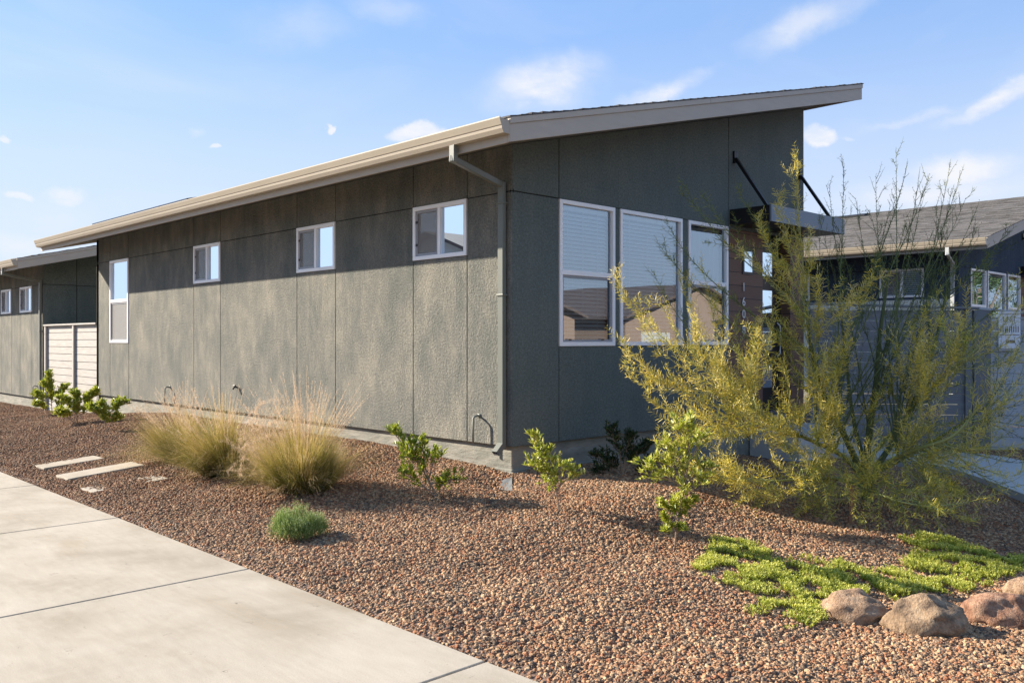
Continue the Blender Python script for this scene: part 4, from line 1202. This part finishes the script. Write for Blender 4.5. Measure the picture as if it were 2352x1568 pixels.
    for (x, y, dz, sag, tint, leafy_, kind) in tips:
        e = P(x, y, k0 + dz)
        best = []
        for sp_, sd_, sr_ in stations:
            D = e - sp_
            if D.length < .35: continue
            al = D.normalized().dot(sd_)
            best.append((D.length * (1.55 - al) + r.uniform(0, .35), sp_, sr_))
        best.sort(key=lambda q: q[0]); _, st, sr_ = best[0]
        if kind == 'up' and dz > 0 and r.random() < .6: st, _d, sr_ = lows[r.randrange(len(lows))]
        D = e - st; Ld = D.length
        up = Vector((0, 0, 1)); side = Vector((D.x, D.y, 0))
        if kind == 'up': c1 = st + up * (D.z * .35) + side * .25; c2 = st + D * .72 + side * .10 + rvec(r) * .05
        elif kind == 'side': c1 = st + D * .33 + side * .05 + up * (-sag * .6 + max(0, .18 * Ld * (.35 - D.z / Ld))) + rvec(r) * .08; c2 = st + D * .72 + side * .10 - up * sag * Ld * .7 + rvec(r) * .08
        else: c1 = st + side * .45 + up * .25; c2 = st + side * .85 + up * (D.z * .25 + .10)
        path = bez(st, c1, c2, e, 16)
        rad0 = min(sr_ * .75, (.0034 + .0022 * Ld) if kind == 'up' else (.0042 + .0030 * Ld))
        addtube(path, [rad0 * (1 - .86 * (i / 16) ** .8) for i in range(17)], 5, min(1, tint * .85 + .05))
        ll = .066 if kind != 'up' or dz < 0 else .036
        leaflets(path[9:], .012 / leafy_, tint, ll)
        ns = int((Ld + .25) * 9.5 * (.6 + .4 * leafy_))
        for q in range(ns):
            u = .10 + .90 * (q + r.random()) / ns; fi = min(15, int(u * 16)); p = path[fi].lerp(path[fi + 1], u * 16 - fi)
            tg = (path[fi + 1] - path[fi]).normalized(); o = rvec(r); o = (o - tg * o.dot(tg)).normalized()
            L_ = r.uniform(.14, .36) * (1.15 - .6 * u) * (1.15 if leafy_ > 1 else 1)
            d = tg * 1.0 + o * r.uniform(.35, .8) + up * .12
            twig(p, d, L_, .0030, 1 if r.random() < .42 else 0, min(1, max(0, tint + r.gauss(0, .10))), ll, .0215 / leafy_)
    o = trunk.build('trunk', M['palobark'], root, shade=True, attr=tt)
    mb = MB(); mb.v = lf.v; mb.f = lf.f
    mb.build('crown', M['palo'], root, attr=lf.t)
    return k0
palo()
b, k = G(1957, 1205)
sk = MB(); sk.box(-.018, .018, -.018, .018, -.1, .36); o = sk.build('wooden_stake', M['stake'], bevel=.003); o.location = b; tag(o, 'short brown wooden stake in the gravel under the feathery tree', 'stake')

# straws lying on the gravel
def straws():
    vg = Veg(90); r = vg.r
    for i in range(46):
        b, k = G(r.uniform(60, 860), r.uniform(1120, 1200)) if i < 34 else G(r.uniform(1700, 2000), r.uniform(1190, 1230))
        a = r.uniform(0, 6.28); d = Vector((math.cos(a), math.sin(a), 0)); L_ = r.uniform(.05, .28); s = Vector((-d.y, d.x, 0)) * r.uniform(-.05, .05)
        pts = []
        for u in (0, .33, .66, 1):
            p = b + d * L_ * (u - .5) + s * (u * (1 - u) * 4); p.z = terrain(p.x, p.y) + .022; pts.append(p)
        vg.blade(pts, .004, .8, 1)
    tag(vg.build('dry_straw', M['grass']), 'stray dry grass straws lying on the gravel', 'straw', kind='stuff')
straws()

# ---------------------------------------------------------------- what the windows mirror: houses and trees across the streets
def plain_house(loc, rz, w, d, h, pitch, wall, label):
    root = empty('house', loc, label, 'house'); root.rotation_euler.z = rz
    mb = MB(); mb.prism([(-w / 2, 0), (w / 2, 0), (w / 2, h), (0, h + pitch * w / 2), (-w / 2, h)], lambda u, v, q: (u, d * q, v)); mb.build('wall', wall, root)
    mb = MB()
    for s in (-1, 1):
        mb.prism([(0, h + pitch * w / 2 + .16), (0, h + pitch * w / 2 + .02), (s * (w / 2 + .5), h - pitch * .5 + .02), (s * (w / 2 + .5), h - pitch * .5 + .16)], lambda u, v, q: (u, -.5 + (d + 1) * q, v))
    mb.build('roof', M['tile'], root)
    for x in (-w * .3, w * .05):
        g = MB(); g.box(x, x + 1.1, -.04, -.005, 1.2, 2.5); f = g.build('window', M['vinyl'], root); g = MB(); g.box(x + .06, x + 1.04, -.05, -.041, 1.26, 2.44); g.build('pane', M['glass'], f)
    g = MB(); g.box(w * .2, w * .2 + 2.3, -.04, -.005, 0, 2.2); g.build('garage_door', M['garage'], root)
    return root
plain_house((18.5, -21, -.2), math.pi + .0, 12, 10, 2.9, .28, M['tan'], 'tan house across the side street, mirrored in the front windows')
plain_house((33, -20, -.2), math.pi, 12, 10, 2.9, .28, M['tan'], 'second tan house across the side street, farther along')
plain_house((-17, 22.3, -.2), math.pi / 2, 11, 9, 4.3, .34, M['garage'], 'house with dark tiled gable across the road, mirrored in the small side windows')
plain_house((-17, 44, -.2), math.pi / 2, 11, 9, 3.2, .34, M['tan'], 'farther tan house across the road with a dark tiled roof')
def bushy_tree(loc, h, seed, label):
    root = empty('tree', loc, label, 'tree', 'street trees mirrored in the blue house'); r = random.Random(seed); mb = MB()
    mb.tube([(0, 0, -.2), (.05, .05, h * .3), (0, .1, h * .55)], [.14, .10, .06], 8)
    for i in range(7):
        a = i * .9; mb.tube([(0, .05, h * .35), (math.cos(a) * h * .14, math.sin(a) * h * .14, h * .55), (math.cos(a) * h * .25, math.sin(a) * h * .25, h * .75)], [.05, .035, .015], 6)
    mb.build('trunk', M['stem'], root)
    vg = Veg(seed)
    for i in range(40):
        c = rvec(r) * (h * .3 * r.random() ** .4); c.z = c.z * .8 + h * .65
        for j in range(130):
            vg.leaf(c + rvec(r) * h * .09 * r.random(), rvec(r), rvec(r), .14, .07, r.random())
    vg.build('crown', M['treeleaf'], root)
bushy_tree((34, -6.5, -.3), 6, 1, 'round green street tree beyond the blue house, the nearer one')
bushy_tree((41, -9.5, -.3), 6.5, 2, 'taller green street tree farther beyond the blue house')
bushy_tree((46, -6.5, -.3), 6, 3, 'green street tree at the end of the row by the blue house')

# ---------------------------------------------------------------- sun, sky
sun_to = Vector((-.096, .206, .108)).normalized()
EL = math.asin(sun_to.z); AZ = math.atan2(sun_to.x, sun_to.y)
sd = bpy.data.lights.new('sun', 'SUN'); sd.energy = 5.0; sd.angle = math.radians(.53); sd.color = (1, .885, .74)
so = bpy.data.objects.new('sun', sd); COL.objects.link(so); so.rotation_euler = sun_to.to_track_quat('Z', 'Y').to_euler(); so.location = (0, 0, 30)

wd = bpy.data.worlds.new('World'); S.world = wd; wd.use_nodes = True; nt = wd.node_tree
bg = nt.nodes['Background']
sky = N(nt, 'ShaderNodeTexSky', sky_type='NISHITA'); sky.sun_disc = False; sky.sun_elevation = EL; sky.sun_rotation = AZ % (2 * math.pi)
sky.altitude = 100; sky.air_density = 1.0; sky.dust_density = .6; sky.ozone_density = 1.6
bg.inputs['Strength'].default_value = .05
tc = N(nt, 'ShaderNodeTexCoord'); sx = N(nt, 'ShaderNodeSeparateXYZ'); L(nt, tc.outputs['Generated'], sx.inputs[0])
wz = N(nt, 'ShaderNodeTexNoise'); wz.inputs['Scale'].default_value = 9; wz.inputs['Detail'].default_value = 6; wz.inputs['Roughness'].default_value = .6; L(nt, tc.outputs['Generated'], wz.inputs['Vector'])
wc = N(nt, 'ShaderNodeSeparateColor'); L(nt, wz.outputs['Color'], wc.inputs[0])
az = math_(nt, 'ADD', math_(nt, 'ARCTAN2', sx.outputs[0], sx.outputs[1]), math_(nt, 'MULTIPLY', math_(nt, 'SUBTRACT', wc.outputs[0], .5), .09))
el = math_(nt, 'ADD', math_(nt, 'ARCSINE', sx.outputs[2]), math_(nt, 'MULTIPLY', math_(nt, 'SUBTRACT', wc.outputs[1], .5), .06))
def azel(px, py):
    d = direction(px, py).normalized(); return math.atan2(d.x, d.y), math.asin(d.z)
clouds = [  # px, py, half width, half height, slope deg, softness, strength
    (1255, 192, 185, 66, 8, 1.0, 1.0), (1525, 205, 110, 26, 16, 1.0, .8), (1850, 48, 210, 44, 18, 1.0, .62), (2300, 222, 170, 24, 14, .9, .95), (700, 60, 200, 60, 5, 1.0, .25), (2120, 262, 150, 14, 13, 1.0, .35), (1888, 322, 44, 27, -5, .45, 1.0),
    (950, 300, 68, 20, 3, .5, .95), (150, 448, 60, 24, 2, .7, .7), (30, 446, 38, 11, 0, .6, .7), (475, 322, 17, 7, 0, .6, .8), (748, 282, 11, 8, 0, .5, .9), (430, 295, 22, 13, 20, 1, .4), (8, 313, 14, 9, 0, .6, .8),
    (2210, 385, 130, 44, 6, .8, .95), (2120, 450, 240, 50, 5, 1, .75), (880, 15, 130, 50, -10, 1, .3), (30, 560, 90, 40, 0, 1, .55), (1960, 325, 22, 7, 0, .8, .4), (100, 500, 160, 60, 0, 1, .25)]
tot = None
for px, py, hw, hh, sl, soft, amt in clouds:
    a0, e0 = azel(px, py); d0 = direction(px, py).length
    w_ = hw / FPX / d0 ** 2 * 1.0; h_ = hh / FPX / d0
    cs, sn = math.cos(math.radians(sl)), math.sin(math.radians(sl))
    da = math_(nt, 'SUBTRACT', az, a0); de = math_(nt, 'SUBTRACT', el, e0)
    u = math_(nt, 'ADD', math_(nt, 'MULTIPLY', da, cs / w_), math_(nt, 'MULTIPLY', de, sn / w_))
    v = math_(nt, 'SUBTRACT', math_(nt, 'MULTIPLY', de, cs / h_), math_(nt, 'MULTIPLY', da, sn / h_))
    rr = math_(nt, 'SQRT', math_(nt, 'ADD', math_(nt, 'MULTIPLY', u, u), math_(nt, 'MULTIPLY', v, v)))
    mr = N(nt, 'ShaderNodeMapRange', interpolation_type='SMOOTHSTEP'); L(nt, rr, mr.inputs[0])
    mr.inputs[1].default_value = 1.25; mr.inputs[2].default_value = 1.25 * (1 - soft); mr.inputs[3].default_value = 0; mr.inputs[4].default_value = amt
    tot = mr.outputs[0] if tot is None else math_(nt, 'MAXIMUM', tot, mr.outputs[0])
# fine structure and a faint veil of cirrus
mp = N(nt, 'ShaderNodeMapping'); mp.inputs['Scale'].default_value = (1, 1, 2.6); mp.inputs['Rotation'].default_value = (.25, .1, 0); L(nt, tc.outputs['Generated'], mp.inputs[0])
fb_ = N(nt, 'ShaderNodeTexNoise'); fb_.inputs['Scale'].default_value = 16; fb_.inputs['Detail'].default_value = 8; fb_.inputs['Roughness'].default_value = .6; L(nt, mp.outputs[0], fb_.inputs['Vector'])
fine = ramp(nt, fb_.outputs['Fac'], [(.34, (.5, .5, .5)), (.56, (1, 1, 1))])
ci = N(nt, 'ShaderNodeTexNoise'); ci.inputs['Scale'].default_value = 3.2; ci.inputs['Detail'].default_value = 7; ci.inputs['Distortion'].default_value = .6; L(nt, mp.outputs[0], ci.inputs['Vector'])
veil = ramp(nt, ci.outputs['Fac'], [(.5, (0, 0, 0)), (.85, (.3, .3, .3))])
mask = math_(nt, 'ADD', math_(nt, 'MULTIPLY', tot, fine), veil, clamp=True)
# pale summer haze low in the sky
hz = N(nt, 'ShaderNodeMapRange', interpolation_type='SMOOTHERSTEP'); L(nt, sx.outputs[2], hz.inputs[0]); hz.inputs[1].default_value = .43; hz.inputs[2].default_value = .03; hz.inputs[3].default_value = 0; hz.inputs[4].default_value = .85
CL = 6.5
skyb = mixc(nt, 1.0, sky.outputs[0], (1.05, 1.25, 1.7), 'MULTIPLY')
skyb = mixc(nt, .62, skyb, (2.35, 4.1, 7.1))
c1 = mixc(nt, hz.outputs[0], skyb, (CL * .84, CL * .93, CL * 1.07))
c2 = mixc(nt, mask, c1, (CL * 1.02, CL * 1.03, CL * 1.08))
L(nt, c2, bg.inputs['Color'])

# ---------------------------------------------------------------- camera, output
cd = bpy.data.cameras.new('camera'); cam = bpy.data.objects.new('camera', cd); COL.objects.link(cam); S.camera = cam
cd.sensor_width = 36; cd.lens = FPX / 2352 * 36; cd.clip_start = .05; cd.clip_end = 3000; cd.shift_y = -4 / 2352
cam.location = CAMP
cam.rotation_euler = (math.pi / 2, 0, math.atan2(-FW.x, FW.y))
vs_ = S.view_settings; vs_.view_transform = 'Standard'; vs_.look = 'None'; vs_.exposure = 1.5; vs_.gamma = 1
S.cycles.max_bounces = 6; S.cycles.transparent_max_bounces = 12
